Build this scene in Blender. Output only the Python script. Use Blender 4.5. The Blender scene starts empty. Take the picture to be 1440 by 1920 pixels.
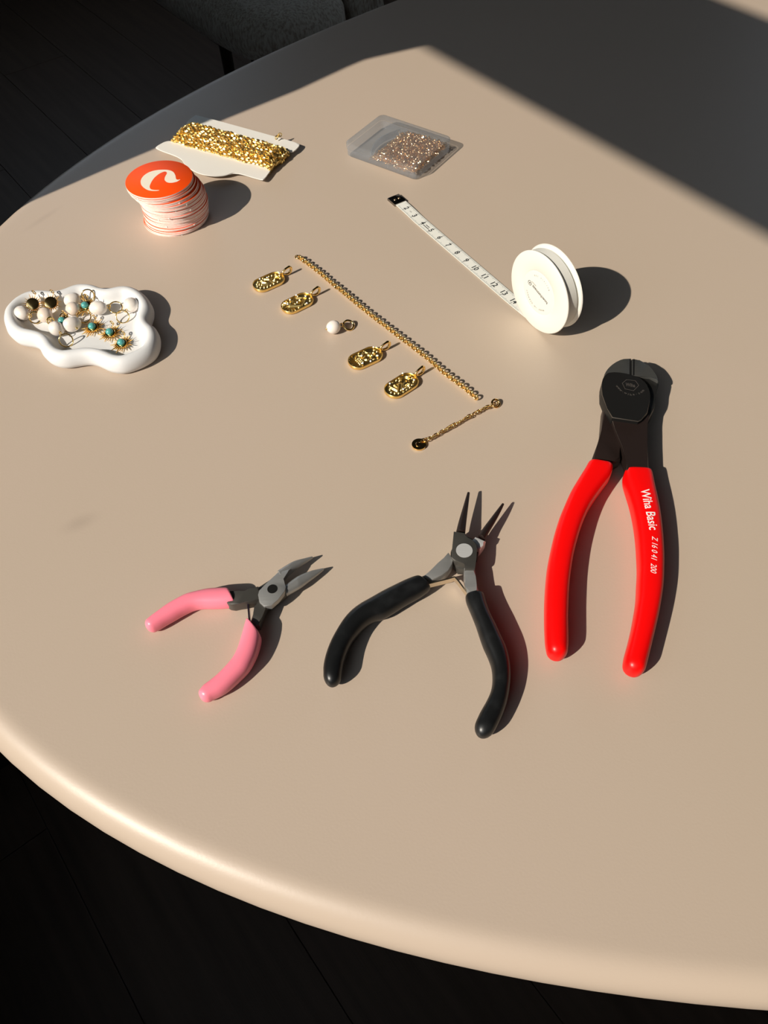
import bpy, bmesh, math, random
from mathutils import Vector, Matrix
from mathutils.bvhtree import BVHTree

scene = bpy.context.scene
TZ = 0.74                      # height of the table top above the floor, metres
PI = math.pi
random.seed(7)

# ------------------------------------------------------------------ camera
cam_data = bpy.data.cameras.new('camera')
cam_data.sensor_fit = 'VERTICAL'
cam_data.sensor_height = 36.0
cam_data.sensor_width = 27.0
cam_data.lens = 1447.39 / 1920.0 * 36.0
cam_data.clip_start = 0.01
cam_data.clip_end = 50
cam = bpy.data.objects.new('camera', cam_data)
scene.collection.objects.link(cam)
cam.matrix_world = Matrix((
    (0.9990871141770796, 0.04271929640472897, 0.0, 0.0),
    (-0.034825556920658564, 0.814474209355629, -0.5791536435866471, 0.0),
    (-0.024741036164256738, 0.5786249424361242, 0.8152184106853273, TZ + 0.3228357),
    (0, 0, 0, 1)))
scene.camera = cam

# ------------------------------------------------------------------ daylight
world = bpy.data.worlds.new('sky')
scene.world = world
world.use_nodes = True
bg = world.node_tree.nodes['Background']
bg.inputs['Color'].default_value = (0.74, 0.86, 1.0, 1)
bg.inputs['Strength'].default_value = 1.45

sun_data = bpy.data.lights.new('sun', 'SUN')
sun_data.energy = 5.1
sun_data.color = (1.0, 0.91, 0.785)
sun_data.angle = math.radians(0.53)
sun = bpy.data.objects.new('sun', sun_data)
scene.collection.objects.link(sun)
sun.rotation_euler = Vector((1.0855801, 0.78778631, -1.0)).to_track_quat('-Z', 'Y').to_euler()
sun.location = (-3, -2, 4)

scene.view_settings.view_transform = 'Standard'
scene.view_settings.look = 'None'
scene.view_settings.gamma = 1.0
scene.view_settings.exposure = 0.0
scene.view_settings.use_curve_mapping = False
scene.cycles.transparent_max_bounces = 24

# measured outlines on the table, world millimetres
D = {
 'pk_hl': [(-75.5,184.72,-70.93,175.97),(-79.29,184.9,-75.74,175.29),(-84.76,184.7,-81.14,175.25),(-90.12,183.55,-86.57,175.51),(-94.76,182.22,-90.56,174.94),(-99.25,179.8,-95.03,172.73),(-103.33,177.08,-98.77,170.28),(-106.96,173.91,-102.18,168.13),(-109.67,171.55,-104.94,166.26),(-111.25,169.9,-106.8,165.24)],
 'pk_hr': [(-65.48,168.47,-58.27,159.3),(-66.46,163.34,-58.13,156.77),(-67.41,158.29,-58.95,151.83),(-68.55,153.33,-60.48,147.2),(-70.29,148.84,-62.77,142.75),(-73.18,144.81,-66.02,139.02),(-76.68,140.86,-69.84,135.16),(-79.62,138.29,-73.1,132.65),(-81.97,136.38,-75.81,131.26),(-83.07,134.76,-77.74,130.42)],
 'pk_armL': [(-78.35,182.29),(-74.24,181.91),(-66.7,181.72),(-64.84,181.99),(-62.86,182.97),(-60.73,184.13),(-60.11,182.84),(-60.33,179.98),(-59.4,177.45),(-62.3,176.54),(-65.03,175.44),(-68.57,175.08),(-71.32,174.51),(-73.68,174.98),(-78.01,178.36)],
 'pk_armR': [(-61.03,176.12),(-59.88,177.65),(-55.84,174.82),(-56.78,172.24),(-58.09,167.99),(-59.07,163.95),(-61.21,164.05),(-63.2,166.52),(-62.23,170.43),(-61.18,173.5)],
 'pk_plate': [(-60.02,181.5),(-56.19,185.84),(-51.65,190.92),(-45.52,192.61),(-49.23,187.22),(-48.34,185.45),(-47.48,182.83),(-47.8,180.51),(-50.98,176.07),(-53.85,173.17),(-57.18,172.96),(-59.52,175.34),(-60.43,179.2)],
 'pk_lower': [(-60.78,185.1),(-52.15,191.43),(-47.89,185.25),(-47.85,180.55),(-54.77,174.74),(-59.51,174.97),(-60.96,178.87)],
 'pk_jawU': [(-52.14,192.74,-49.66,188.21),(-48.1,195.94,-46.87,190.87),(-44.35,198.62,-43.51,194.17),(-40.2,200.3,-39.43,197.8),(-36.23,201.84,-35.65,200.98)],
 'pk_jawL': [(-48.23,185.14,-47.49,179.95),(-43.03,189.64,-41.61,183.71),(-39.63,191.71,-38.13,186.69),(-35.16,193.75,-34.2,190.16),(-30.8,195.0,-30.3,194.0)],
 'pk_rivet': [(-53.8,181.91),(-51.43,181.8)],
 'pk_spring': [(-60.56,178.62),(-62.4,177.99),(-64.57,177.57),(-65.2,176.54),(-64.66,171.95),(-64.09,167.94)],
 'bk_hl': [(14.19,186.37,20.64,179.78),(8.89,184.39,15.56,176.04),(3.02,181.54,8.98,172.35),(-2.8,178.56,2.82,168.45),(-7.86,175.57,-2.18,165.55),(-12.87,172.61,-6.4,164.43),(-17.14,169.25,-10.64,161.54),(-20.67,165.11,-14.16,157.51),(-23.8,159.87,-16.96,153.5),(-26.53,154.32,-19.04,148.77),(-28.54,148.48,-20.42,144.45),(-29.63,143.07,-21.11,140.88),(-29.66,139.84,-21.59,138.19)],
 'bk_hr': [(36.03,175.05,44.93,175.42),(36.39,171.42,45.55,170.18),(37.94,165.82,46.83,164.22),(39.43,159.94,48.61,158.73),(40.54,154.18,50.31,152.97),(41.67,148.9,51.83,147.69),(43.26,143.69,52.43,141.82),(44.21,138.6,52.22,136.1),(43.89,132.95,51.3,130.52),(42.68,128.14,49.53,124.41),(40.19,123.47,47.31,119.11),(37.1,118.9,44.82,114.58),(35.06,115.34,42.78,111.4)],
 'bk_tips': [(-27.65,135.71),(38.29,108.52)],
 'bk_armL': [(30.1,198.37),(32.27,193.96),(31.3,191.04),(29.22,187.78),(26.15,185.43),(21.33,183.18),(16.44,184.91),(20.6,188.04),(25.17,191.35),(27.78,195.05)],
 'bk_armR': [(36.89,189.07),(42.0,189.66),(40.69,183.88),(41.69,179.72),(42.59,174.82),(36.83,175.1),(37.01,179.13),(36.28,184.1)],
 'bk_plate': [(33.51,208.72),(38.99,207.48),(38.85,204.99),(40.66,204.38),(42.49,203.0),(43.68,200.68),(43.85,197.93),(42.83,192.56),(41.84,188.09),(41.54,186.88),(36.86,187.11),(37.32,190.15),(35.11,190.8),(32.76,192.03),(31.17,193.97),(32.02,199.79)],
 'bk_lower': [(35.54,208.58),(40.25,208.33),(43.7,206.42),(45.13,199.47),(44.07,196.14),(39.2,193.87),(37.51,189.19),(34.2,189.76),(32.64,192.12),(31.26,196.78),(31.55,200.16)],
 'bk_collar': [(43.92,206.47),(48.73,203.55),(47.12,201.06),(45.27,198.82),(41.78,199.63),(41.5,203.92)],
 'bk_rivet': [(37.55,197.34),(41.49,197.14)],
 'bk_jawL': [(34.89,210.23,39.34,209.3),(36.71,216.33,40.51,215.69),(39.53,224.78,42.18,224.18),(41.35,230.23,43.3,229.89),(42.83,234.6,44.13,234.39)],
 'bk_jawR': [(45.63,208.27,48.77,205.5),(48.22,212.08,51.06,209.74),(52.54,217.87,54.89,215.96),(56.48,223.1,58.16,221.65),(59.71,227.3,60.71,226.6)],
 'bk_spL': [(17.77,181.61),(24.18,183.1),(28.47,184.1),(32.08,185.14)],
 'bk_spR': [(32.08,185.14),(33.63,182.84),(35.42,179.54),(37.2,176.27)],
 'rd_hl': [(107.05,249.01,118.94,245.59),(104.41,244.8,116.65,239.84),(99.42,237.67,112.1,233.92),(94.48,230.32,106.45,226.68),(90.1,222.36,101.51,219.56),(86.12,214.57,96.57,210.46),(82.3,205.56,92.63,201.56),(79.14,196.76,89.47,193.54),(76.36,188.19,86.96,185.68),(74.1,179.17,84.66,177.37),(72.28,170.39,82.87,169.26),(70.94,162.45,81.33,161.34),(69.93,155.28,80.21,154.2),(69.25,148.85,79.22,147.92),(69.27,145.96,78.58,145.41)],
 'rd_hr': [(124.16,242.55,137.75,241.03),(122.94,237.18,137.4,235.63),(122.88,231.83,137.1,231.06),(123.05,224.31,136.82,224.32),(122.92,216.98,136.25,217.01),(122.35,209.12,135.17,208.46),(121.35,200.78,133.79,200.14),(119.99,192.67,132.21,192.05),(118.49,184.77,130.28,184.18),(116.28,176.46,127.82,175.25),(114.08,168.37,124.93,167.22),(111.23,160.52,121.79,159.41),(108.43,153.46,118.66,152.38),(105.61,147.15,115.55,145.53),(102.69,140.98,112.5,138.83),(101.67,138.2,110.79,135.26)],
 'rd_tips': [(72.94,140.66),(105.27,131.53)],
 'rd_armR': [(123.6,276.73),(139.44,274.75),(147.4,288.38),(144.41,278.21),(141.44,269.36),(137.83,254.19),(135.01,239.62),(124.03,240.22),(125.44,244.98),(125.12,255.9),(123.83,268.27)],
 'rd_armL': [(121.95,286.25),(117.69,269.87),(115.01,263.26),(107.91,248.55),(118.32,247.0),(123.77,250.15),(125.48,259.1),(128.98,271.85),(126.47,282.71)],
 'rd_plate': [(122.01,296.45),(122.69,299.23),(123.65,302.02),(125.03,304.81),(126.39,306.46),(127.98,307.23),(131.27,307.21),(134.45,306.67),(137.53,305.67),(139.74,304.5),(142.38,303.48),(144.49,301.92),(145.96,299.44),(146.95,296.66),(147.17,293.27),(146.99,289.95),(146.64,287.76),(145.97,285.6),(142.36,276.09),(137.86,271.06),(136.1,270.22),(123.14,273.75),(121.75,280.5),(120.93,290.37)],
 'rd_bladeL': [(124.88,304.68),(125.87,306.93),(127.12,309.06),(128.56,311.08),(130.28,312.98),(132.23,314.75),(134.49,316.39),(136.95,317.73),(139.06,318.44),(141.03,318.8),(142.36,318.78),(143.39,318.47),(140.27,304.33),(134.62,306.4),(128.22,307.37)],
 'rd_bladeR': [(143.47,318.11),(145.07,318.13),(146.33,317.76),(147.75,317.01),(149.18,315.97),(150.52,314.52),(151.89,312.37),(152.96,309.84),(153.73,306.99),(154.21,304.19),(154.35,302.05),(154.2,300.06),(150.48,303.72),(145.34,304.6),(140.56,304.89)],
 'rd_jawR': [(142.69,310.88),(151.86,307.4),(155.33,304.59),(155.25,301.88),(154.52,299.18),(153.23,295.86),(151.04,290.94),(149.59,286.05),(148.45,282.29),(143.67,275.04),(136.31,274.93),(135.91,291.28)],
 'rd_logo': [(137.82,296.82),(133.51,298.49),(136.53,301.15),(141.38,300.01),(142.45,296.26),(138.64,292.29),(134.16,293.95)],
 'rd_logo_arc': [(130.08,296.71),(132.21,292.39),(136.24,289.65),(141.45,290.45),(144.4,292.78)],
 'rd_slot': [(142.37,318.42),(143.2,318.37),(140.41,305.71),(139.54,305.88),(144.22,318.06),(145.24,317.94),(142.2,305.25),(141.33,305.42)],
 'rd_text1': [(129.84,226.77),(129.7,221.02),(129.47,214.52),(128.97,207.46),(128.6,202.26)],
 'rd_text2': [(128.17,198.51),(126.84,193.16),(125.37,187.92),(123.92,182.76),(122.78,178.63)],
 'p1': [(-77.74,409.92),(-59.42,421.86),(-69.68,423.12),(-66.12,410.08)],
 'p1b': [(-58.68,421.84),(-52.23,424.85)],
 'p2': [(-58.18,387.35),(-40.47,399.7),(-51.99,400.13),(-47.17,387.9)],
 'p2b': [(-40.71,400.76),(-36.43,406.91)],
 'p3': [(-16.54,335.77),(2.1,346.77),(-9.43,347.96),(-5.71,335.42)],
 'p3b': [(3.14,347.22),(8.62,351.07)],
 'p4': [(4.59,310.47),(21.81,324.01),(10.2,324.7),(15.94,310.68)],
 'p4b': [(21.36,325.59),(26.31,330.49)],
 'pearl': [(-25.99,366.47),(-30.5,364.25),(-16.9,370.27),(-13.2,370.03),(-16.92,367.15)],
 'chain': [(-48.73,439.27),(-44.27,434.04),(-34.88,422.26),(-26.94,411.16),(-18.6,400.47),(-10.48,389.34),(-1.43,377.56)],
 'chain2': [(21.0,349.66),(30.19,337.89),(39.03,325.49),(47.73,314.98),(54.91,305.2)],
 'ext': [(64.98,299.46),(59.44,296.97),(53.85,293.75),(47.08,289.38),(40.0,284.83),(33.77,280.78),(27.99,277.0),(24.97,275.49)],
 'tag': [(20.62,272.8),(24.24,272.6),(20.85,276.61)],
 'dish': [(-232.03,387.41),(-231.92,393.17),(-228.45,401.14),(-222.74,406.73),(-216.93,408.75),(-209.01,408.47),(-202.41,406.96),(-198.06,408.72),(-192.49,412.35),(-186.38,413.41),(-179.83,412.12),(-174.54,408.98),(-169.5,407.08),(-165.07,408.72),(-158.91,409.53),(-152.26,407.15),(-145.98,401.71),(-141.05,394.29),(-138.29,386.57),(-138.56,379.17),(-138.61,374.12),(-133.75,368.82),(-130.84,360.99),(-130.57,353.47),(-132.29,347.26),(-136.69,342.33),(-143.3,338.12),(-150.16,335.99),(-157.6,337.45),(-163.25,340.86),(-167.32,343.37),(-171.88,344.48),(-177.56,343.79),(-183.86,342.63),(-189.85,343.5),(-195.68,346.96),(-200.55,352.49),(-203.61,357.98),(-206.92,361.19),(-212.5,362.83),(-219.07,365.41),(-226.02,372.41),(-230.14,380.48)],
 'pearls': [(-219.73,386.83),(-204.78,384.0),(-190.5,397.59),(-188.29,388.56),(-194.96,370.87),(-186.06,374.23)],
 'pearls2': [(-172.72,388.81),(-152.34,390.33)],
 'rings': [(-211.2,383.14),(-200.66,379.39),(-187.46,361.15)],
 'rings2': [(-180.92,400.31),(-181.26,383.57),(-162.8,391.16),(-156.88,381.7),(-164.81,360.78)],
 'suns': [(-213.99,393.43),(-202.82,393.98),(-180.65,390.93),(-192.18,378.0)],
 'suns2': [(-174.19,373.95),(-162.57,368.39),(-153.81,358.37)],
 'card': [(-164.48,580.08),(-164.15,582.91),(-156.6,590.98),(-149.45,587.89),(-141.93,613.62),(-144.97,616.93),(-139.13,627.17),(-137.02,627.62),(-53.63,578.93),(-52.52,575.98),(-56.85,567.27),(-59.39,567.1),(-62.53,569.22),(-75.66,547.31),(-72.57,545.28),(-77.76,531.06),(-79.71,530.86),(-100.28,542.95),(-105.91,538.96),(-115.76,538.48),(-126.04,542.26),(-134.85,550.06),(-140.35,558.63),(-142.64,565.24)],
 'cardq': [(-164.48,580.08),(-78.21,530.4),(-52.55,577.32),(-141.37,627.98)],
 'loose': [(-70.91,582.23),(-69.7,584.14),(-68.03,585.22),(-66.13,586.28)],
 'box': [(-18.42,564.09),(34.13,525.1),(64.81,564.32)],
 'boxtop10': [(-17.75,565.58),(13.41,603.81),(64.13,566.38)],
 'boxtop12': [(-17.63,561.97),(13.32,599.95),(63.72,562.76)],
 'boxtop14': [(-17.52,558.35),(13.23,596.09),(63.31,559.14)],
 'boxtop16': [(-17.41,554.73),(13.15,592.23),(62.9,555.52)],
 'boxtop18': [(-17.29,551.12),(13.06,588.37),(62.49,551.9)],
 'boxheap': [(2.57,546.05),(31.54,523.5),(61.86,557.25),(56.29,569.85),(29.76,584.44),(9.6,562.69)],
 'stack_base': [(-138.89,493.78)],
 'stack8': [(-136.61,494.26)],
 'stack16': [(-136.4,493.32)],
 'stack24': [(-138.31,492.23)],
 'stack27': [(-143.01,492.2)],
 'logo': [(-154.52,488.3),(-154.84,492.31),(-153.54,497.03),(-150.45,500.85),(-146.15,502.81),(-141.15,503.09),(-136.91,502.11),(-133.86,499.59),(-131.98,495.39),(-131.03,491.3),(-129.51,489.91),(-127.96,490.59),(-129.73,488.02),(-133.17,486.69),(-136.4,487.41),(-138.57,490.28),(-138.82,494.3),(-138.07,498.28),(-138.98,500.47),(-140.81,500.44),(-143.66,497.9),(-146.2,493.25),(-147.52,487.77),(-147.75,483.06),(-146.45,480.15),(-143.8,479.02),(-140.35,478.61),(-142.75,477.85),(-147.31,478.66),(-150.83,481.41),(-153.42,485.06)],
 'tapetip': [(10.91,504.54),(19.46,510.19),(23.37,502.52),(14.72,498.78)],
 'chairbot': [(-378.87,1657.61),(-327.73,1566.22),(-264.71,1467.55),(-194.59,1400.1),(11.02,1618.91)],
 'chairtop': [(-63.82,1314.22),(-11.9,1257.89)],
 'smudge': [(-156.38,230.82),(-235.08,499.41)],
 'wind': [(-149.99,584.58),(-75.16,544.82),(-62.14,567.57),(-140.04,611.38)],
 'p1c': [(-74.31,417.58),(-69.54,418.58),(-61.73,422.42)],
 'p2c': [(-53.84,395.77),(-55.16,391.52),(-43.94,398.04),(-43.05,391.53),(-49.94,399.73)],
 'p3c': [(-2.03,348.83),(-9.38,341.79),(0.19,341.36),(-8.83,335.5),(-4.1,336.92)],
 'p4c': [(14.36,325.8),(20.6,319.91),(6.6,317.91),(14.05,313.04)],
}


# ------------------------------------------------------------------ helpers
def link(o):
    scene.collection.objects.link(o)
    return o

def tag(o, label=None, cat=None, group=None, kind=None):
    if label: o['label'] = label
    if cat: o['category'] = cat
    if group: o['group'] = group
    if kind: o['kind'] = kind
    return o

def thing(name, xy, label, cat, group=None, z=0.0):
    o = link(bpy.data.objects.new(name, None))
    o.empty_display_size = 0.01
    o.location = (xy[0] / 1000, xy[1] / 1000, TZ + z / 1000)
    return tag(o, label, cat, group)

class MB:
    """collects geometry in world millimetres (z = 0 on the table top)"""
    def __init__(self):
        self.v = []; self.f = []; self.mi = []
    def add(self, verts, faces, mi=0):
        b = len(self.v)
        self.v += [tuple(p) for p in verts]
        self.f += [tuple(i + b for i in f) for f in faces]
        self.mi += [mi] * len(faces)
        return self
    def build(self, name, mats, parent=None, origin=None, smooth=True, sharp=40, raw=False):
        if not isinstance(mats, (list, tuple)): mats = [mats]
        if parent is not None and origin is None:
            L = parent.location
            o3 = Vector((L.x * 1000, L.y * 1000, (L.z - TZ) * 1000))
            q = parent.parent
            if q is not None:
                o3 += Vector((q.location.x * 1000, q.location.y * 1000, (q.location.z - TZ) * 1000)) + Vector((0, 0, TZ * 1000))
        elif origin is not None: o3 = Vector(origin)
        else: o3 = Vector((0, 0, 0))
        me = bpy.data.meshes.new(name)
        me.from_pydata([((x - o3[0]) / 1000, (y - o3[1]) / 1000, (z - o3[2]) / 1000) for x, y, z in self.v], [], self.f)
        for m in mats: me.materials.append(m)
        if len(mats) > 1: me.polygons.foreach_set('material_index', self.mi)
        fix_normals(me)
        if smooth:
            me.polygons.foreach_set('use_smooth', [True] * len(me.polygons))
            if sharp: me.set_sharp_from_angle(angle=math.radians(sharp))
        me.update()
        o = link(bpy.data.objects.new(name, me))
        if parent is not None: o.parent = parent
        elif not raw: o.location = (o3[0] / 1000, o3[1] / 1000, TZ + o3[2] / 1000)
        return o

def fix_normals(me):
    bm = bmesh.new(); bm.from_mesh(me)
    bmesh.ops.recalc_face_normals(bm, faces=bm.faces)
    bm.to_mesh(me); bm.free()

def merge(mb, bm, mi=0, keep=False):
    bm.verts.ensure_lookup_table(); bm.verts.index_update()
    b0 = len(mb.mi)
    mb.add([v.co[:] for v in bm.verts], [[v.index for v in f.verts] for f in bm.faces], mi)
    if keep: mb.mi[b0:] = [f.material_index for f in bm.faces]
    bm.free()

def area2(o):
    return sum(o[i][0] * o[(i + 1) % len(o)][1] - o[(i + 1) % len(o)][0] * o[i][1] for i in range(len(o)))

def prism(mb, outline, z0, z1, bev=0.4, seg=2, mi=0, bottom=False, edge=0):
    if area2(outline) < 0: outline = outline[::-1]
    bm = bmesh.new()
    vb = [bm.verts.new((x, y, z0)) for x, y in outline]
    vt = [bm.verts.new((x, y, z1)) for x, y in outline]
    n = len(outline)
    bm.faces.new(vb[::-1]); ft = bm.faces.new(vt)
    for i in range(n): bm.faces.new((vb[i], vb[(i + 1) % n], vt[(i + 1) % n], vt[i]))
    if bev > 0:
        ed = list(ft.edges)
        if bottom:
            for e in bm.edges:
                if all(abs(v.co.z - z0) < 1e-6 for v in e.verts): ed.append(e)
        bmesh.ops.bevel(bm, geom=ed, offset=bev, segments=seg, profile=0.5, affect='EDGES', clamp_overlap=True, material=edge if edge else -1)
    bmesh.ops.triangulate(bm, faces=[f for f in bm.faces if len(f.verts) > 4])
    merge(mb, bm, mi, keep=bool(edge))
    return mb

def catmull(pts, n, closed=False):
    """resample a polyline of tuples to n samples by arc length through a Catmull-Rom spline"""
    P = [Vector(p) for p in pts]; m = len(P); dense = []
    segs = m if closed else m - 1
    for i in range(segs):
        a = P[(i - 1) % m] if closed or i > 0 else P[0] * 2 - P[1]
        b = P[i]; c = P[(i + 1) % m]
        d = P[(i + 2) % m] if closed or i + 2 < m else P[-1] * 2 - P[-2]
        for k in range(12):
            t = k / 12
            dense.append(0.5 * ((2 * b) + (c - a) * t + (2 * a - 5 * b + 4 * c - d) * t * t + (3 * b - a - 3 * c + d) * t ** 3))
    dense.append(P[0].copy() if closed else P[-1].copy())
    L = [0]
    for i in range(1, len(dense)): L.append(L[-1] + (dense[i] - dense[i - 1]).length)
    out = []; j = 0
    cnt = n if closed else n - 1
    for k in range(n):
        s = L[-1] * k / cnt
        while j < len(L) - 2 and L[j + 1] < s: j += 1
        t = (s - L[j]) / max(1e-9, L[j + 1] - L[j])
        out.append(dense[j].lerp(dense[j + 1], t))
    return out

def spow(c, e): return math.copysign(abs(c) ** e, c)

def loft(mb, rings, cap0=True, cap1=True, mi=0):
    n = len(rings[0]); V = [p for r in rings for p in r]; F = []
    for k in range(len(rings) - 1):
        for i in range(n):
            a = k * n + i; b = k * n + (i + 1) % n
            F.append((a, b, b + n, a + n))
    if cap0: F.append(tuple(range(n))[::-1])
    if cap1: F.append(tuple(range((len(rings) - 1) * n, len(rings) * n)))
    return mb.add(V, F, mi)

def sweep(mb, pairs, zc, hz, n=24, stations=40, e=2.4, r0=1.0, end='round', tip=1.0, fz=None):
    """grip or jaw: pairs of opposite outline points, section a superellipse"""
    def val(v, t):
        if not isinstance(v, (list, tuple)): return v
        x = t * (len(v) - 1); i = min(int(x), len(v) - 2); return v[i] + (v[i + 1] - v[i]) * (x - i)
    C = catmull([((a + c) / 2, (b + d) / 2, (c - a) / 2, (d - b) / 2) for a, b, c, d in pairs], stations)
    rings = []
    def ring(c, w, z, h, t=0.0):
        out = []; ee = val(e, t)
        for i in range(n):
            a = 2 * PI * i / n
            x = spow(math.cos(a), 2 / ee); y = spow(math.sin(a), 2 / ee)
            out.append((c[0] + w[0] * x, c[1] + w[1] * x, z + h * y))
        return out
    t0 = Vector((C[0][0] - C[1][0], C[0][1] - C[1][1])).normalized()
    t1 = Vector((C[-1][0] - C[-2][0], C[-1][1] - C[-2][1])).normalized()
    c0 = Vector(C[0][:2]); w0 = Vector(C[0][2:])
    if r0 > 0:
        for a in (80, 60, 40, 20):
            s = math.sin(math.radians(a)); k = 1 - r0 * (1 - math.cos(math.radians(a))) / max(w0.length, 0.1)
            rings.append(ring(c0 + t0 * (r0 * s - r0), w0 * k, val(zc, 0), val(hz, 0) * k))
    for j, p in enumerate(C):
        t = j / (len(C) - 1)
        if r0 > 0 and (Vector(p[:2]) - c0).length < r0: continue
        rings.append(ring(Vector(p[:2]), Vector(p[2:]), val(zc, t), val(hz, t), t))
    c1 = Vector(C[-1][:2]); w1 = Vector(C[-1][2:])
    if end == 'round':
        w = w1.length
        perp = Vector((-t1.y, t1.x)) * w
        if perp.dot(w1) < 0: perp = -perp
        for a in (15, 30, 45, 60, 72, 82):
            A = math.radians(a); k = math.cos(A)
            mix = w1.lerp(perp, a / 90)
            rings.append(ring(c1 + t1 * w * tip * math.sin(A), mix * k, val(zc, 1), val(hz, 1) * (0.15 + 0.85 * k), 1.0))
    return loft(mb, rings)

def tube(mb, pts, r, n=8, closed=False, mi=0, rz=None):
    P = [Vector(p) for p in pts]; m = len(P); rings = []
    up = Vector((0.13, 0.21, 0.97)).normalized(); prev = None
    for i in range(m):
        a = P[(i - 1) % m] if (closed or i > 0) else P[i]
        b = P[(i + 1) % m] if (closed or i < m - 1) else P[i]
        t = (b - a).normalized()
        if prev is None:
            x = t.cross(up)
            if x.length < 0.1: x = t.cross(Vector((1, 0, 0)))
        else: x = prev - t * prev.dot(t)
        x.normalize(); y = t.cross(x); prev = x
        rr = r[i] if isinstance(r, (list, tuple)) else r
        rings.append([P[i] + x * (rr * math.cos(2 * PI * k / n)) + y * (rr * math.sin(2 * PI * k / n)) for k in range(n)])
    if closed:
        rings.append(rings[0])
        return loft(mb, rings, False, False, mi)
    return loft(mb, rings, True, True, mi)

def torus(mb, c, nrm, R, r, nu=20, nv=8, ax=None, k=1.0, mi=0):
    c = Vector(c); nrm = Vector(nrm).normalized()
    x = Vector(ax) if ax is not None else (nrm.cross(Vector((0, 0, 1))) if abs(nrm.z) < 0.9 else Vector((1, 0, 0)))
    x = (x - nrm * x.dot(nrm)).normalized(); y = nrm.cross(x)
    V = []; F = []
    for i in range(nu):
        a = 2 * PI * i / nu; d = x * math.cos(a) * k + y * math.sin(a)
        dn = (x * math.cos(a) + y * math.sin(a) * k).normalized()
        for j in range(nv):
            b = 2 * PI * j / nv
            V.append(c + d * R + dn * (r * math.cos(b)) + nrm * (r * math.sin(b)))
    for i in range(nu):
        for j in range(nv):
            a = i * nv + j; b = i * nv + (j + 1) % nv; i2 = ((i + 1) % nu) * nv
            F.append((a, b, i2 + (j + 1) % nv, i2 + j))
    return mb.add(V, F, mi)

def ellipsoid(mb, c, ax, ay, az, rot=0, nu=20, nv=12, mi=0, wob=0, seed=0):
    rng = random.Random(seed); ph = [rng.uniform(0, 6.28) for _ in range(4)]
    V = []; F = []; ca, sa = math.cos(rot), math.sin(rot)
    for j in range(1, nv):
        th = PI * j / nv
        for i in range(nu):
            a = 2 * PI * i / nu
            k = 1 + wob * (math.sin(2 * a + ph[0]) * math.sin(th) + 0.7 * math.sin(3 * th + ph[1] + a))
            x = ax * math.sin(th) * math.cos(a) * k; y = ay * math.sin(th) * math.sin(a) * k; z = az * math.cos(th) * k
            V.append((c[0] + x * ca - y * sa, c[1] + x * sa + y * ca, c[2] + z))
    V.append((c[0], c[1], c[2] + az)); V.append((c[0], c[1], c[2] - az))
    T = len(V) - 2; B = len(V) - 1
    for j in range(nv - 2):
        for i in range(nu):
            a = j * nu + i; b = j * nu + (i + 1) % nu
            F.append((a, b, b + nu, a + nu))
    for i in range(nu):
        F.append((T, (i + 1) % nu, i)); k = (nv - 2) * nu
        F.append((B, k + i, k + (i + 1) % nu))
    return mb.add(V, F, mi)

def cyl(mb, c, r, z0, z1, n=32, bev=0.2, mi=0):
    return prism(mb, [(c[0] + r * math.cos(2 * PI * i / n), c[1] + r * math.sin(2 * PI * i / n)) for i in range(n)], z0, z1, bev, 2, mi)

def box(mb, c, sx, sy, z0, z1, rot=0, bev=0.0, mi=0):
    ca, sa = math.cos(rot), math.sin(rot)
    o = [(c[0] + x * ca - y * sa, c[1] + x * sa + y * ca) for x, y in ((-sx / 2, -sy / 2), (sx / 2, -sy / 2), (sx / 2, sy / 2), (-sx / 2, sy / 2))]
    return prism(mb, o, z0, z1, bev, 2, mi)

_txt = {}
def text_geo(s, size, shear=0.0, offset=0.0, spacing=1.0):
    """triangulated letters in the xy plane, centred; returns verts, faces, width"""
    cu = bpy.data.curves.new('lettering', 'FONT')
    cu.body = s; cu.size = size; cu.shear = shear; cu.offset = offset; cu.space_character = spacing
    cu.align_x = 'CENTER'; cu.align_y = 'CENTER'; cu.resolution_u = 3; cu.fill_mode = 'FRONT'
    ob = link(bpy.data.objects.new('lettering', cu))
    bpy.context.view_layer.update()
    me = bpy.data.meshes.new_from_object(ob.evaluated_get(bpy.context.evaluated_depsgraph_get()))
    V = [v.co.copy() for v in me.vertices]; F = [tuple(p.vertices) for p in me.polygons]
    bpy.data.objects.remove(ob); bpy.data.curves.remove(cu); bpy.data.meshes.remove(me)
    xs = [v.x for v in V]; ys = [v.y for v in V]
    cx = (min(xs) + max(xs)) / 2; cy = (min(ys) + max(ys)) / 2
    return [(v.x - cx, v.y - cy) for v in V], F, max(xs) - min(xs), max(ys) - min(ys)

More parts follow.
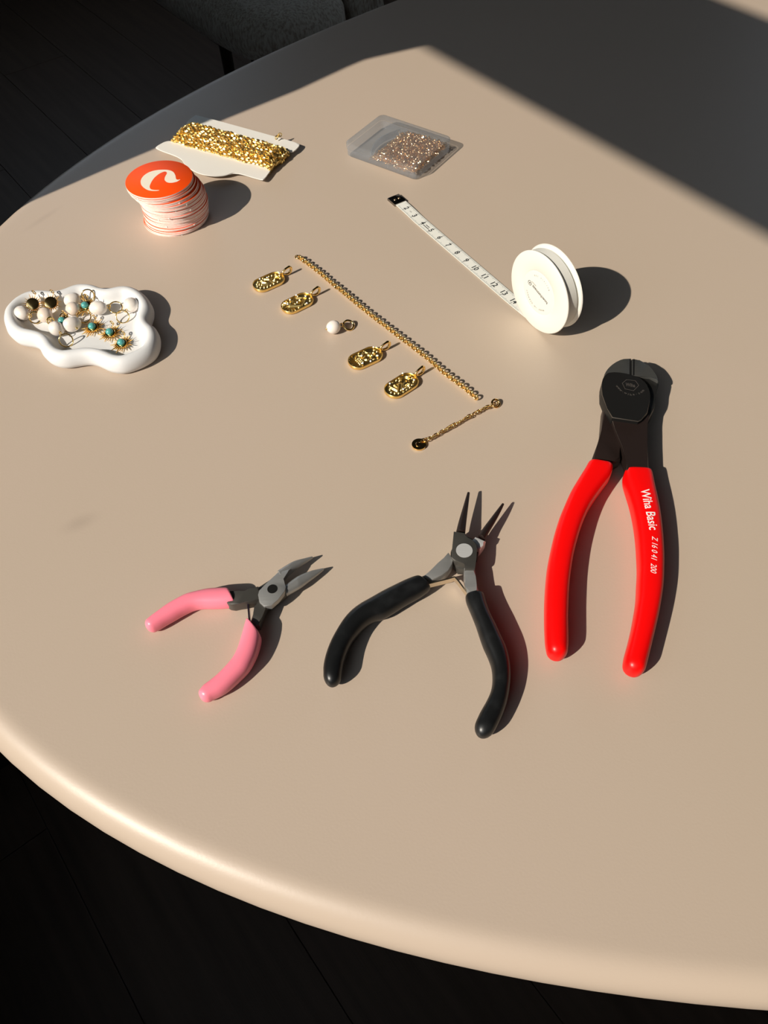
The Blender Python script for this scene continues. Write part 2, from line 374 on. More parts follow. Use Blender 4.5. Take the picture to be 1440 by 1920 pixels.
# ------------------------------------------------------------------ materials
def mat(name, color, rough=0.5, metal=0.0, spec=0.5, coat=0.0, coat_rough=0.1, sss=0.0, noise=None, bump=None, trans=0.0, sheen=0.0):
    m = bpy.data.materials.new(name); m.use_nodes = True
    nt = m.node_tree; b = nt.nodes['Principled BSDF']
    b.inputs['Base Color'].default_value = (*color, 1); b.inputs['Roughness'].default_value = rough
    b.inputs['Metallic'].default_value = metal; b.inputs['Specular IOR Level'].default_value = spec
    b.inputs['Coat Weight'].default_value = coat; b.inputs['Coat Roughness'].default_value = coat_rough
    b.inputs['Subsurface Weight'].default_value = sss
    if sss: b.inputs['Subsurface Radius'].default_value = (0.003, 0.002, 0.0015); b.inputs['Subsurface Scale'].default_value = 1.0
    b.inputs['Transmission Weight'].default_value = trans
    b.inputs['Sheen Weight'].default_value = sheen
    tc = nt.nodes.new('ShaderNodeTexCoord')
    if noise:                                   # (scale, second colour, contrast low, high, stretch)
        sc, col2, lo, hi = noise[:4]
        mp = nt.nodes.new('ShaderNodeMapping')
        mp.inputs['Scale'].default_value = noise[4] if len(noise) > 4 else (1, 1, 1)
        nz = nt.nodes.new('ShaderNodeTexNoise'); nz.inputs['Scale'].default_value = sc; nz.inputs['Detail'].default_value = 4
        cr = nt.nodes.new('ShaderNodeValToRGB')
        cr.color_ramp.elements[0].position = lo; cr.color_ramp.elements[0].color = (*color, 1)
        cr.color_ramp.elements[1].position = hi; cr.color_ramp.elements[1].color = (*col2, 1)
        nt.links.new(tc.outputs['Object'], mp.inputs[0]); nt.links.new(mp.outputs[0], nz.inputs['Vector'])
        nt.links.new(nz.outputs['Fac'], cr.inputs[0]); nt.links.new(cr.outputs[0], b.inputs['Base Color'])
    if bump:                                    # (scale, strength, distance, stretch)
        mp2 = nt.nodes.new('ShaderNodeMapping'); mp2.inputs['Scale'].default_value = bump[3] if len(bump) > 3 else (1, 1, 1)
        nz = nt.nodes.new('ShaderNodeTexNoise'); nz.inputs['Scale'].default_value = bump[0]; nz.inputs['Detail'].default_value = 3
        bp = nt.nodes.new('ShaderNodeBump'); bp.inputs['Strength'].default_value = bump[1]; bp.inputs['Distance'].default_value = bump[2]
        nt.links.new(tc.outputs['Object'], mp2.inputs[0]); nt.links.new(mp2.outputs[0], nz.inputs['Vector'])
        nt.links.new(nz.outputs['Fac'], bp.inputs['Height']); nt.links.new(bp.outputs[0], b.inputs['Normal'])
    return m

M = {}
M['table'] = mat('table_lacquer', (0.495, 0.405, 0.320), 0.42, spec=0.5, noise=(3.0, (0.515, 0.415, 0.335), 0.35, 0.7), bump=(900, 0.12, 0.0003))
M['floor'] = mat('dark_oak', (0.062, 0.038, 0.024), 0.5, spec=0.35, noise=(6.0, (0.095, 0.060, 0.040), 0.3, 0.75, (0.5, 9, 1)), bump=(60, 0.2, 0.001, (0.3, 8, 1)))
M['joint'] = mat('floor_joint', (0.006, 0.005, 0.004), 0.8)
M['wall'] = mat('wall_paint', (0.07, 0.066, 0.06), 0.8, bump=(200, 0.05, 0.001))
M['frame'] = mat('window_paint', (0.5, 0.5, 0.5), 0.5)
M['fabric'] = mat('tweed', (0.76, 0.72, 0.62), 0.95, sheen=0.3, noise=(260, (0.46, 0.38, 0.29), 0.42, 0.66, (1, 1, 0.35)), bump=(700, 0.6, 0.002))
M['leg'] = mat('dark_leg', (0.03, 0.018, 0.010), 0.4)
M['gold'] = mat('gold', (1.0, 0.70, 0.27), 0.13, 1.0)
M['gold_flat'] = mat('gold_polished', (0.98, 0.68, 0.28), 0.16, 1.0)
M['gold_relief'] = mat('gold_relief', (1.0, 0.72, 0.26), 0.30, 1.0)
M['gold_chain'] = mat('gold_chain', (1.0, 0.74, 0.28), 0.36, 1.0)
M['gold_light'] = mat('gold_rose', (1.0, 0.68, 0.38), 0.22, 1.0)
M['crystal'] = mat('crystal', (0.85, 0.9, 0.95), 0.05, 0.0, spec=1.0, coat=1.0)
M['pearl'] = mat('pearl', (0.88, 0.83, 0.76), 0.28, spec=0.6, coat=0.8, coat_rough=0.12, noise=(70, (0.90, 0.80, 0.73), 0.35, 0.7))
M['pearl_pink'] = mat('pearl_pink', (0.86, 0.70, 0.58), 0.28, spec=0.6, coat=0.8, coat_rough=0.12, noise=(70, (0.88, 0.77, 0.68), 0.35, 0.7))
M['turquoise'] = mat('turquoise', (0.10, 0.42, 0.40), 0.3, noise=(900, (0.06, 0.22, 0.20), 0.52, 0.62))
M['plaster'] = mat('white_plaster', (0.73, 0.735, 0.74), 0.5, spec=0.4, bump=(350, 0.08, 0.0004))
M['card'] = mat('card_white', (0.78, 0.76, 0.71), 0.55)
M['orange'] = mat('orange_print', (1.0, 0.085, 0.004), 0.5, spec=0.3)
M['cream'] = mat('cream_print', (0.90, 0.82, 0.68), 0.5)
M['edge'] = mat('paper_edge', (0.93, 0.76, 0.70), 0.75, noise=(500, (0.95, 0.64, 0.56), 0.4, 0.65, (1, 1, 3)))
M['paper'] = mat('paper_white', (0.92, 0.83, 0.78), 0.75)
M['spool'] = mat('spool_plastic', (0.76, 0.745, 0.68), 0.42)
M['tapewhite'] = mat('tape_white', (0.80, 0.80, 0.74), 0.5)
M['ink'] = mat('ink', (0.035, 0.04, 0.04), 0.6)
M['ink_grey'] = mat('ink_grey', (0.16, 0.19, 0.19), 0.6)
M['chrome'] = mat('chrome', (0.30, 0.28, 0.26), 0.12, 1.0)
M['steel'] = mat('steel', (0.42, 0.42, 0.41), 0.42, 0.62, bump=(120, 0.25, 0.0003, (1, 14, 1)))
M['steel_bright'] = mat('steel_bright', (0.78, 0.78, 0.77), 0.40, 0.5, bump=(200, 0.3, 0.0003, (1, 12, 1)))
M['steel_dark'] = mat('steel_dark', (0.10, 0.095, 0.085), 0.42, 0.6, bump=(300, 0.15, 0.0002))
M['black_oxide'] = mat('black_oxide', (0.009, 0.0085, 0.008), 0.45, 0.0, spec=0.3, bump=(400, 0.1, 0.0002))
M['black_brushed'] = mat('black_brushed', (0.085, 0.085, 0.08), 0.45, 0.5, bump=(150, 0.4, 0.0003, (1, 10, 1)))
M['brown_steel'] = mat('burnished_steel', (0.022, 0.014, 0.012), 0.42, 0.2, spec=0.35, bump=(300, 0.1, 0.0002))
M['spring'] = mat('spring_leaf', (0.75, 0.66, 0.52), 0.30, 1.0)
M['spring_blue'] = mat('spring_blued', (0.10, 0.07, 0.12), 0.3, 0.9)
M['red'] = mat('red_vinyl', (0.90, 0.002, 0.002), 0.36, spec=0.35)
M['pink'] = mat('pink_vinyl', (1.0, 0.25, 0.34), 0.36, spec=0.45)
M['black'] = mat('black_vinyl', (0.007, 0.0075, 0.008), 0.36, spec=0.4, noise=(120, (0.014, 0.015, 0.016), 0.5, 0.7), bump=(250, 0.06, 0.0003))
M['white_ink'] = mat('white_ink', (0.88, 0.86, 0.84), 0.5)
M['etch'] = mat('etched_grey', (0.060, 0.052, 0.046), 0.6)
M['highlight_edge'] = mat('highlight_edge', (0.16, 0.14, 0.12), 0.35, 0.7)  # bright bevels: the edge highlight put into the colour, as worn steel

def clear_plastic(name, haze, tint):
    m = bpy.data.materials.new(name); m.use_nodes = True
    nt = m.node_tree; nt.nodes.remove(nt.nodes['Principled BSDF'])
    out = nt.nodes['Material Output']
    tr = nt.nodes.new('ShaderNodeBsdfTransparent'); tr.inputs[0].default_value = (*tint, 1)
    df = nt.nodes.new('ShaderNodeBsdfDiffuse'); df.inputs[0].default_value = (0.80, 0.86, 0.92, 1)
    tl = nt.nodes.new('ShaderNodeBsdfTranslucent'); tl.inputs[0].default_value = (0.80, 0.86, 0.92, 1)
    gl = nt.nodes.new('ShaderNodeBsdfGlossy'); gl.inputs['Roughness'].default_value = 0.08
    a = nt.nodes.new('ShaderNodeMixShader'); a.inputs[0].default_value = 0.5
    b = nt.nodes.new('ShaderNodeMixShader'); b.inputs[0].default_value = haze
    c = nt.nodes.new('ShaderNodeMixShader')
    lw = nt.nodes.new('ShaderNodeLayerWeight'); lw.inputs['Blend'].default_value = 0.5
    pw = nt.nodes.new('ShaderNodeMath'); pw.operation = 'POWER'; pw.inputs[1].default_value = 4.0
    fr = nt.nodes.new('ShaderNodeMath'); fr.operation = 'MULTIPLY_ADD'; fr.inputs[1].default_value = 0.6; fr.inputs[2].default_value = 0.04
    nt.links.new(lw.outputs['Facing'], pw.inputs[0]); nt.links.new(pw.outputs[0], fr.inputs[0])
    L = nt.links.new
    L(df.outputs[0], a.inputs[1]); L(tl.outputs[0], a.inputs[2])
    L(tr.outputs[0], b.inputs[1]); L(a.outputs[0], b.inputs[2])
    L(fr.outputs[0], c.inputs[0]); L(b.outputs[0], c.inputs[1]); L(gl.outputs[0], c.inputs[2])
    L(c.outputs[0], out.inputs[0])
    return m
M['clear'] = clear_plastic('clear_plastic', 0.17, (0.80, 0.82, 0.84))
M['clear_edge'] = clear_plastic('cloudy_plastic', 0.24, (0.80, 0.82, 0.85))

# stains on the table lacquer: two faint worn smudges
def add_smudges(m, spots):
    nt = m.node_tree; b = nt.nodes['Principled BSDF']
    src = b.inputs['Base Color'].links[0].from_socket
    geo = nt.nodes.new('ShaderNodeNewGeometry')
    for (x, y, r, sx, ang, amt) in spots:
        mp = nt.nodes.new('ShaderNodeMapping'); mp.vector_type = 'TEXTURE'
        mp.inputs['Location'].default_value = (x / 1000, y / 1000, TZ); mp.inputs['Rotation'].default_value = (0, 0, ang)
        mp.inputs['Scale'].default_value = (r / 1000 * sx, r / 1000, 1)
        ln = nt.nodes.new('ShaderNodeVectorMath'); ln.operation = 'LENGTH'
        mr = nt.nodes.new('ShaderNodeMapRange'); mr.inputs['From Min'].default_value = 0.0; mr.inputs['From Max'].default_value = 1.0
        mr.inputs['To Min'].default_value = amt; mr.inputs['To Max'].default_value = 0.0; mr.interpolation_type = 'SMOOTHSTEP'
        mx = nt.nodes.new('ShaderNodeMixRGB'); mx.blend_type = 'MULTIPLY'; mx.inputs[2].default_value = (0.62, 0.60, 0.60, 1)
        nt.links.new(geo.outputs['Position'], mp.inputs[0]); nt.links.new(mp.outputs[0], ln.inputs[0])
        nt.links.new(ln.outputs['Value'], mr.inputs[0]); nt.links.new(mr.outputs[0], mx.inputs[0])
        nt.links.new(src, mx.inputs[1]); src = mx.outputs[0]
    nt.links.new(src, b.inputs['Base Color'])
add_smudges(M['table'], [(D['smudge'][0][0], D['smudge'][0][1], 7, 1.9, 0.5, 0.3), (D['smudge'][1][0], D['smudge'][1][1], 4, 6, 0.95, 0.25)])

# ------------------------------------------------------------------ the room
ES = Vector((0.80935, 0.58733)); ET = Vector((-0.58733, 0.80935))   # away from the window wall / along it
ROOM_ROT = math.atan2(ES.y, ES.x)
def st(s, t): v = ES * s + ET * t; return (v.x, v.y)
FZ = -TZ * 1000
S0, S1, T0, T1, CEIL = -600, 4200, -2300, 3400, 1760

def room_box(name, s0, s1, t0, t1, z0, z1, m, parent=None, kind='structure', bev=0.0):
    mb = MB()
    prism(mb, [st(s0, t0), st(s1, t0), st(s1, t1), st(s0, t1)], z0, z1, bev)
    o = mb.build(name, m, parent, origin=None if parent else (*st((s0 + s1) / 2, (t0 + t1) / 2), z0), smooth=False)
    if parent is None and kind: o['kind'] = kind
    return o

floor = room_box('floor', S0, S1, T0, T1, FZ - 40, FZ - 3, M['joint'])
PW = 190.0
row = 0; s = S0 + 2
plank_meshes = {}
while s < S1:
    t = T0 - (row * 613) % 1700
    while t < T1:
        a0 = max(t + 0.4, T0); a1 = min(t + 1700 - 0.4, T1); b1 = min(s + PW - 0.8, S1)
        if a1 - a0 > 60:
            key = (round(a1 - a0), round(b1 - s))
            if key not in plank_meshes:
                mb = MB(); w, l = b1 - s, a1 - a0
                prism(mb, [(-l / 2, -w / 2), (l / 2, -w / 2), (l / 2, w / 2), (-l / 2, w / 2)], 0, 14, 0.5, 1)
                me = mb.build('plank', M['floor'], raw=True, smooth=False)
                plank_meshes[key] = me.data; o = me
            else:
                o = link(bpy.data.objects.new('plank', plank_meshes[key]))
            c = st((s + b1) / 2, (a0 + a1) / 2)
            o.parent = floor
            o.location = (c[0] / 1000 - floor.location.x, c[1] / 1000 - floor.location.y, (FZ - 14 + TZ * 1000) / 1000 - floor.location.z)
            o.rotation_euler = (0, 0, ROOM_ROT + PI / 2)
        t += 1700
    s += PW; row += 1

ceiling = room_box('ceiling', S0 - 40, S1, T0, T1, CEIL, CEIL + 60, M['wall'])
# window wall: built around the opening; sun enters here, low from the left
WB, WT, WA, WC = 330, 1300, -420, 700
wall = room_box('wall_window', S0 - 40, S0, T0, T1, FZ, WB, M['wall'])
room_box('upper_panel', S0 - 40, S0, T0, T1, WT, CEIL, M['wall'], wall)
room_box('side_panel', S0 - 40, S0, T0, WA, WB, WT, M['wall'], wall)
room_box('side_panel', S0 - 40, S0, WC, T1, WB, WT, M['wall'], wall)
win = room_box('window_1', S0 - 40, S0 + 30, WA, WC, WB - 20, WB, M['frame'])
room_box('transom', S0 - 40, S0, WA, WC, 831, 1006, M['frame'], win)
wf = room_box('wall_far', S1, S1 + 60, T0, T1, FZ, 700, M['wall'])
room_box('upper_panel', S1, S1 + 60, T0, T1, 1650, CEIL, M['wall'], wf)
room_box('side_panel', S1, S1 + 60, T0, -300, 700, 1650, M['wall'], wf)
room_box('side_panel', S1, S1 + 60, 2000, T1, 700, 1650, M['wall'], wf)
w2 = room_box('fill_window_2', S1 - 30, S1 + 60, -300, 2000, 680, 700, M['frame'])  # unseen window, added to light the chair and the table's far sheen
room_box('mullion', S1, S1 + 60, 820, 880, 700, 1650, M['frame'], w2)
wl_ = room_box('wall_left', S0, S1, T1, T1 + 60, FZ, 500, M['wall'])
room_box('upper_panel', S0, S1, T1, T1 + 60, 1500, CEIL, M['wall'], wl_)
room_box('side_panel', S0, 300, T1, T1 + 60, 500, 1500, M['wall'], wl_)
room_box('side_panel', 1700, S1, T1, T1 + 60, 500, 1500, M['wall'], wl_)
room_box('fill_window_3', 300, 1700, T1 - 30, T1 + 60, 480, 500, M['frame'])  # unseen opening, added to brighten the chair
room_box('wall_right', S0, S1, T0 - 60, T0, FZ, CEIL, M['wall'])
# unseen pier and wavy drape edge, added to cast the shadow edge on the table
pier = room_box('shadow_pier', S0, -150, 600, 720, FZ, CEIL, M['wall'])
mb = MB(); prof = [(-740, 568), (0, 567), (165, 567), (224, 571), (306, 574.5), (358, 575), (400, 580), (425, 581), (445, 574), (470, 565), (600, 562), (900, 566), (1760, 566)]
V = []; F = []
for i, (z, t) in enumerate(prof):
    for s_, t_ in ((-150, t), (-133, t), (-133, 640), (-150, 640)): V.append((*st(s_, t_), z))
    if i:
        k = 4 * i
        for j in range(4): F.append((k - 4 + j, k - 4 + (j + 1) % 4, k + (j + 1) % 4, k + j))
F += [(0, 1, 2, 3), tuple(range(len(V) - 4, len(V)))]
mb.add(V, F); tr = mb.build('shadow_drape_1', M['wall'], origin=(*st(-140, 600), FZ), smooth=False); tr['kind'] = 'structure'  # drape strip, its profile shaped to the wavy shadow line

# ------------------------------------------------------------------ table
TC, TA, TB, TTH, TN = (1066.8, 746.5), 1424.5, 555.7, 0.34784, 2.262
table = thing('dining_table', TC, 'large oval beige lacquered table top with a rounded edge', 'table', z=FZ)
def oval(off, z, n=360):
    out = []; ca, sa = math.cos(TTH), math.sin(TTH)
    pts = []
    for i in range(n):
        a = 2 * PI * i / n
        pts.append(Vector((TA * spow(math.cos(a), 2 / TN), TB * spow(math.sin(a), 2 / TN))))
    pts = [Vector(p[:2]) for p in catmull([tuple(p) for p in pts], n, True)]
    for i in range(n):
        tg = (pts[(i + 1) % n] - pts[i - 1]).normalized(); nn = Vector((tg.y, -tg.x))
        p = pts[i] - nn * off
        out.append((TC[0] + p.x * ca - p.y * sa, TC[1] + p.x * sa + p.y * ca, z))
    return out
mb = MB(); rings = [oval(60, -27)]
RR = 13.0
rings.append(oval(RR, -2 * RR))
for k in range(1, 16):
    a = -PI / 2 + PI * k / 16
    rings.append(oval(RR - RR * math.cos(a), -RR + RR * math.sin(a)))
rings += [oval(RR, 0), oval(RR + 2, 0), oval(RR + 40, 0)]
loft(mb, rings)
mb.build('table_top', M['table'], table, sharp=60)
for (u, v) in ((-800, -230), (-800, 230), (800, -230), (800, 230)):
    ca, sa = math.cos(TTH), math.sin(TTH); c = (TC[0] + u * ca - v * sa, TC[1] + u * sa + v * ca)
    mb = MB()
    loft(mb, [[(c[0] + r * math.cos(2 * PI * i / 24), c[1] + r * math.sin(2 * PI * i / 24), z) for i in range(24)] for r, z in ((19, FZ), (24, FZ + 200), (33, -26.5))])
    mb.build('leg', M['leg'], table)

# ------------------------------------------------------------------ chair beyond the table
ch = thing('upholstered_chair', (-150, 1640), 'grey tweed upholstered chair standing behind the table', 'chair', z=FZ)
CD = Vector((0.582, -0.813)); CN = Vector((0.813, 0.582)); CO = Vector((-268, 1500))   # seat: depth and width directions
def cpt(u, v): p = CO + CN * u + CD * v; return (p.x, p.y)
def seat_ring(u0, u1, v0, v1, inset, z, e=3.2, n=64, sag=0):
    out = []
    uc, vc = (u0 + u1) / 2, (v0 + v1) / 2; a, b = (u1 - u0) / 2 - inset, (v1 - v0) / 2 - inset
    for i in range(n):
        t = 2 * PI * i / n
        p = cpt(uc + a * spow(math.cos(t), 2 / e), vc + b * spow(math.sin(t), 2 / e)); out.append((*p, z))
    return out
mb = MB()
loft(mb, [seat_ring(0, 245, -420, 150, i, z) for i, z in ((45, -332), (12, -325), (0, -300), (2, -275), (14, -258), (40, -250), (90, -248))])
mb.build('seat_cushion', M['fabric'], ch)
mb = MB()
loft(mb, [seat_ring(232, 318, -420, 130, i, z, 2.6) for i, z in ((16, -332), (4, -320), (0, -290), (6, -262), (18, -250), (34, -246))])
mb.build('side_bolster', M['fabric'], ch)
mb = MB()
loft(mb, [seat_ring(-5, 318, -470, -400, i, z, 3) for i, z in ((10, -335), (0, -300), (0, 60), (12, 95), (25, 105))])
mb.build('backrest', M['fabric'], ch)
for (u, v) in ((88, 135), (292, 100), (215, -400), (292, -400)):
    c = cpt(u, v); mb = MB()
    loft(mb, [[(c[0] + r * math.cos(2 * PI * i / 16), c[1] + r * math.sin(2 * PI * i / 16), z) for i in range(16)] for r, z in ((11, FZ), (17, -320))])
    mb.build('leg', M['leg'], ch)

# ------------------------------------------------------------------ pliers
def cen(pts): return (sum(p[0] for p in pts) / len(pts), sum(p[1] for p in pts) / len(pts))
def part(name, m, par, fn, smooth=True, sharp=40):
    mb = MB(); fn(mb); return mb.build(name, m, par, smooth=smooth, sharp=sharp)
def flatstrip(mb, pts, w, z0, z1):
    P = catmull([(x, y) for x, y in pts], 16); n = len(P); L = []; R = []
    for i in range(n):
        a = P[max(0, i - 1)]; b = P[min(n - 1, i + 1)]; t = Vector((b - a)[:2]).normalized(); nn = Vector((-t.y, t.x)) * w / 2
        p = Vector(P[i][:2]); L.append(tuple(p + nn)); R.append(tuple(p - nn))
    return prism(mb, L + R[::-1], z0, z1, 0.0)
def discpts(c, r, n=40): return [(c[0] + r * math.cos(2 * PI * i / n), c[1] + r * math.sin(2 * PI * i / n)) for i in range(n)]
def rad(pair): return math.hypot(pair[1][0] - pair[0][0], pair[1][1] - pair[0][1])

pk = thing('chain_nose_pliers', D['pk_rivet'][0], 'small pliers with pink handles and slim steel jaws lying open', 'pliers')
part('handle_grip', M['pink'], pk, lambda b: sweep(b, D['pk_hl'], 5.0, [4.9, 4.9, 4.9, 4.6, 4.3], r0=0.8, tip=0.9))
part('handle_grip', M['pink'], pk, lambda b: sweep(b, D['pk_hr'], 5.0, [4.9, 4.9, 4.9, 4.6, 4.3], r0=0.8, tip=0.9))
part('handle_arm', M['steel_dark'], pk, lambda b: prism(b, D['pk_armL'], 2.2, 8.2, 0.8))
part('handle_arm', M['steel_dark'], pk, lambda b: prism(b, D['pk_armR'], 2.2, 7.2, 0.8))
part('joint_base', M['steel_dark'], pk, lambda b: prism(b, D['pk_lower'], 1.6, 5.4, 0.3))
part('joint_plate', M['steel'], pk, lambda b: prism(b, D['pk_plate'], 5.2, 8.4, 0.35))
part('jaw', M['steel'], pk, lambda b: sweep(b, D['pk_jawU'], [6.0, 5.4, 4.6, 3.6], [2.6, 2.3, 1.6, 0.7], e=2.2, r0=0.1, tip=0.5))
part('jaw', M['steel'], pk, lambda b: sweep(b, D['pk_jawL'], [5.0, 4.8, 4.2, 3.4], [2.6, 2.4, 1.7, 0.7], e=2.2, r0=0.1, tip=0.5))
part('rivet', M['black_oxide'], pk, lambda b: prism(b, discpts(D['pk_rivet'][0], rad(D['pk_rivet'])), 8.0, 8.55, 0.12))
part('spring_leaf', M['spring_blue'], pk, lambda b: flatstrip(b, D['pk_spring'], 0.7, 3.0, 6.5))

bk = thing('round_nose_pliers', D['bk_rivet'][0], 'open pliers with black handles and two dark tapered round jaws', 'pliers')
def black_grip(b, key):
    sweep(b, D[key], [6.2, 6.0, 5.9, 5.8], [5.0, 5.4, 5.6, 5.5, 5.2, 4.9, 4.6], r0=1.0, tip=1.35, e=2.3)
part('handle_grip', M['black'], bk, lambda b: black_grip(b, 'bk_hl'))
part('handle_grip', M['black'], bk, lambda b: black_grip(b, 'bk_hr'))
part('handle_arm', M['steel'], bk, lambda b: prism(b, D['bk_armL'], 2.8, 8.6, 1.0, 2))
part('handle_arm', M['steel'], bk, lambda b: prism(b, D['bk_armR'], 3.2, 9.0, 1.0, 2))
part('joint_base', M['steel_dark'], bk, lambda b: prism(b, D['bk_lower'], 1.5, 6.0, 0.4))
part('joint_plate', M['steel_dark'], bk, lambda b: prism(b, D['bk_plate'], 5.8, 10.4, 0.4))
part('jaw_collar', M['steel_bright'], bk, lambda b: prism(b, D['bk_collar'], 2.5, 8.4, 0.8))
part('jaw', M['brown_steel'], bk, lambda b: sweep(b, D['bk_jawL'], [7.6, 7.0, 6.4], [2.2, 1.5, 0.62], e=2.0, r0=0.1, tip=0.6))
part('jaw', M['brown_steel'], bk, lambda b: sweep(b, D['bk_jawR'], [6.2, 6.0, 5.8], [2.1, 1.5, 0.6], e=2.0, r0=0.1, tip=0.6))
part('rivet', M['steel_bright'], bk, lambda b: prism(b, discpts(D['bk_rivet'][0], rad(D['bk_rivet'])), 9.5, 10.6, 0.15))
part('spring_leaf', M['spring'], bk, lambda b: flatstrip(b, D['bk_spL'], 0.7, 3.4, 7.0))
part('spring_leaf', M['spring'], bk, lambda b: flatstrip(b, D['bk_spR'], 0.7, 3.4, 7.0))

rd = thing('end_cutters', cen(D['rd_plate']), 'large end cutting pliers with red handles and a black head', 'cutters')
def red_grip(b, key):
    sweep(b, D[key], [7.2, 7.0, 6.9], [6.2, 6.6, 6.7, 6.7, 6.5, 6.3, 6.0], r0=1.5, tip=1.0, e=[4.2, 3.2, 3.0, 3.0, 3.0, 2.8, 2.4], n=48, stations=60)
g_l = part('handle_grip', M['red'], rd, lambda b: red_grip(b, 'rd_hl'))
red_r = MB(); red_grip(red_r, 'rd_hr')
g_r = red_r.build('handle_grip', M['red'], rd)
part('handle_arm', M['brown_steel'], rd, lambda b: prism(b, D['rd_armL'], 2.5, 10.0, 1.2, 2))
part('handle_arm', [M['brown_steel'], M['highlight_edge']], rd, lambda b: prism(b, D['rd_armR'], 4.5, 12.6, 0.3, 1, edge=1))
part('lower_jaw', M['black_oxide'], rd, lambda b: prism(b, D['rd_jawR'], 1.5, 12.0, 0.8, 2))
part('cutting_blade', M['black_brushed'], rd, lambda b: prism(b, D['rd_bladeL'], 2.0, 13.8, 0.5, 2))
part('cutting_blade', M['black_brushed'], rd, lambda b: prism(b, D['rd_bladeR'], 2.0, 13.8, 0.5, 2))
plate = part('joint_plate', [M['black_oxide'], M['highlight_edge']], rd, lambda b: prism(b, D['rd_plate'], 8.0, 15.0, 0.28, 1, edge=1))

def frame_text(mb, s, origin, right, up, size_w=None, size_h=None, z=None, **kw):
    """letters laid in a plane: origin (mm, 3d), right and up unit vectors"""
    V, F, w, h = text_geo(s, 1.0, **kw)
    k = size_w / w if size_w else size_h / h
    kh = size_h / h if (size_w and size_h) else k
    mb.add([tuple(Vector(origin) + Vector(right) * (x * k) + Vector(up) * (y * kh)) for x, y in V], F)

# etched emblem on the cutter head
hexc = D['rd_logo'][0]; hx = D['rd_logo'][1:]
def hexring(b):
    inner = [(hexc[0] + (x - hexc[0]) * 0.92, hexc[1] + (y - hexc[1]) * 0.92) for x, y in hx]
    V = [(x, y, 15.08) for x, y in hx] + [(x, y, 15.08) for x, y in inner]
    b.add(V, [(i, (i + 1) % 6, 6 + (i + 1) % 6, 6 + i) for i in range(6)])
    rgt = (Vector(hx[3]) - Vector(hx[0])).normalized(); up = Vector((-rgt.y, rgt.x))
    frame_text(b, 'Wiha', (*hexc, 15.08), (*rgt, 0), (*up, 0), size_w=5.2, size_h=2.7, offset=0.03)
    arc = catmull(D['rd_logo_arc'], 60); txt = 'www.wiha.com'
    for i, chh in enumerate(txt):
        t = (i + 0.5) / len(txt) * 59; j = min(int(t), 58)
        p = Vector(arc[j][:2]); d = Vector((arc[j + 1] - arc[j])[:2]).normalized(); u = Vector((-d.y, d.x))
        hgt = 1.0 if chh in 'wacom.' else 1.4
        V, F, w, h = text_geo(chh, 1.0, offset=0.03)
        k = 1.4
        b.add([(p.x + d.x * x * 1.5 * k + u.x * y * 2.1, p.y + d.y * x * 1.5 * k + u.y * y * 2.1, 15.08) for x, y in V], F)
part('etched_emblem', M['etch'], rd, hexring, smooth=False)
# groove between the two blades
for k in (0, 4): part('blade_groove', M['black_oxide'], rd, lambda b: prism(b, D['rd_slot'][k:k + 4], 13.2, 13.86, 0.0))

# white lettering wrapped onto the right grip
bvh = BVHTree.FromPolygons([Vector(v) for v in red_r.v], red_r.f)
def wrap_text(s, path, width_mm, height_mm, name, **kw):
    V, F, w, h = text_geo(s, 1.0, **kw)
    bm = bmesh.new(); vs = [bm.verts.new((x, y, 0)) for x, y in V]
    for f in F:
        try: bm.faces.new([vs[i] for i in f])
        except ValueError: pass
    bmesh.ops.triangulate(bm, faces=bm.faces)
    for _ in range(2):
        ed = [e for e in bm.edges if e.calc_length() > 0.18]
        if ed: bmesh.ops.subdivide_edges(bm, edges=ed, cuts=1)
        bmesh.ops.triangulate(bm, faces=bm.faces)
    N = 80; P = catmull(path, N); out = []
    for v in bm.verts:
        t = (v.co.x / w + 0.5) * (N - 1); j = max(0, min(int(t), N - 2)); fr = t - j
        p = Vector(P[j][:2]).lerp(Vector(P[j + 1][:2]), fr); d = Vector((P[j + 1] - P[j])[:2]).normalized(); u = Vector((-d.y, d.x))
        q = p + u * (v.co.y / h * height_mm)
        hit = bvh.ray_cast(Vector((q.x, q.y, 40)), Vector((0, 0, -1)))
        z = hit[0].z if hit[0] is not None else 12
        out.append((q.x, q.y, z + 0.10))
    bm.verts.index_update(); bm.faces.ensure_lookup_table()
    mb = MB(); mb.add(out, [[v.index for v in f.verts] for f in bm.faces]); bm.free()
    return mb.build(name, M['white_ink'], rd, smooth=False)
wrap_text('Wiha Basic', D['rd_text1'], None, 4.5, 'printed_lettering', offset=0.012)
wrap_text('Z 16 0 41  200', D['rd_text2'], None, 2.7, 'printed_lettering', shear=0.25)

# ------------------------------------------------------------------ tape measure
SX, SY, SR = 96.10, 364.10, 25.34
B3 = Vector((0.51594543, -0.85662145, 0)); N3 = Vector((0.85662145, 0.51594543, 0)); Z3 = Vector((0, 0, 1))
tm = thing('tape_measure', (SX, SY), 'white tape measure on an upright round spool with tape pulled out', 'tape measure')
SC = Vector((SX, SY, SR))
def lathe(mb, prof, n=72):
    rings = []
    for a, r in prof:
        rings.append([SC + N3 * a + (B3 * math.cos(2 * PI * i / n) + Z3 * math.sin(2 * PI * i / n)) * r for i in range(n)])
    return loft(mb, rings)
part('front_flange', M['spool'], tm, lambda b: lathe(b, [(1.4, 8), (1.5, 24.6), (1.2, 25.2), (0.7, 25.34), (0.25, 25.2), (0.0, 24.7), (0.0, 14.2), (0.15, 13.9), (0.28, 13.5), (0.15, 13.1), (0.1, 12.8), (0.1, 3)]), sharp=60)
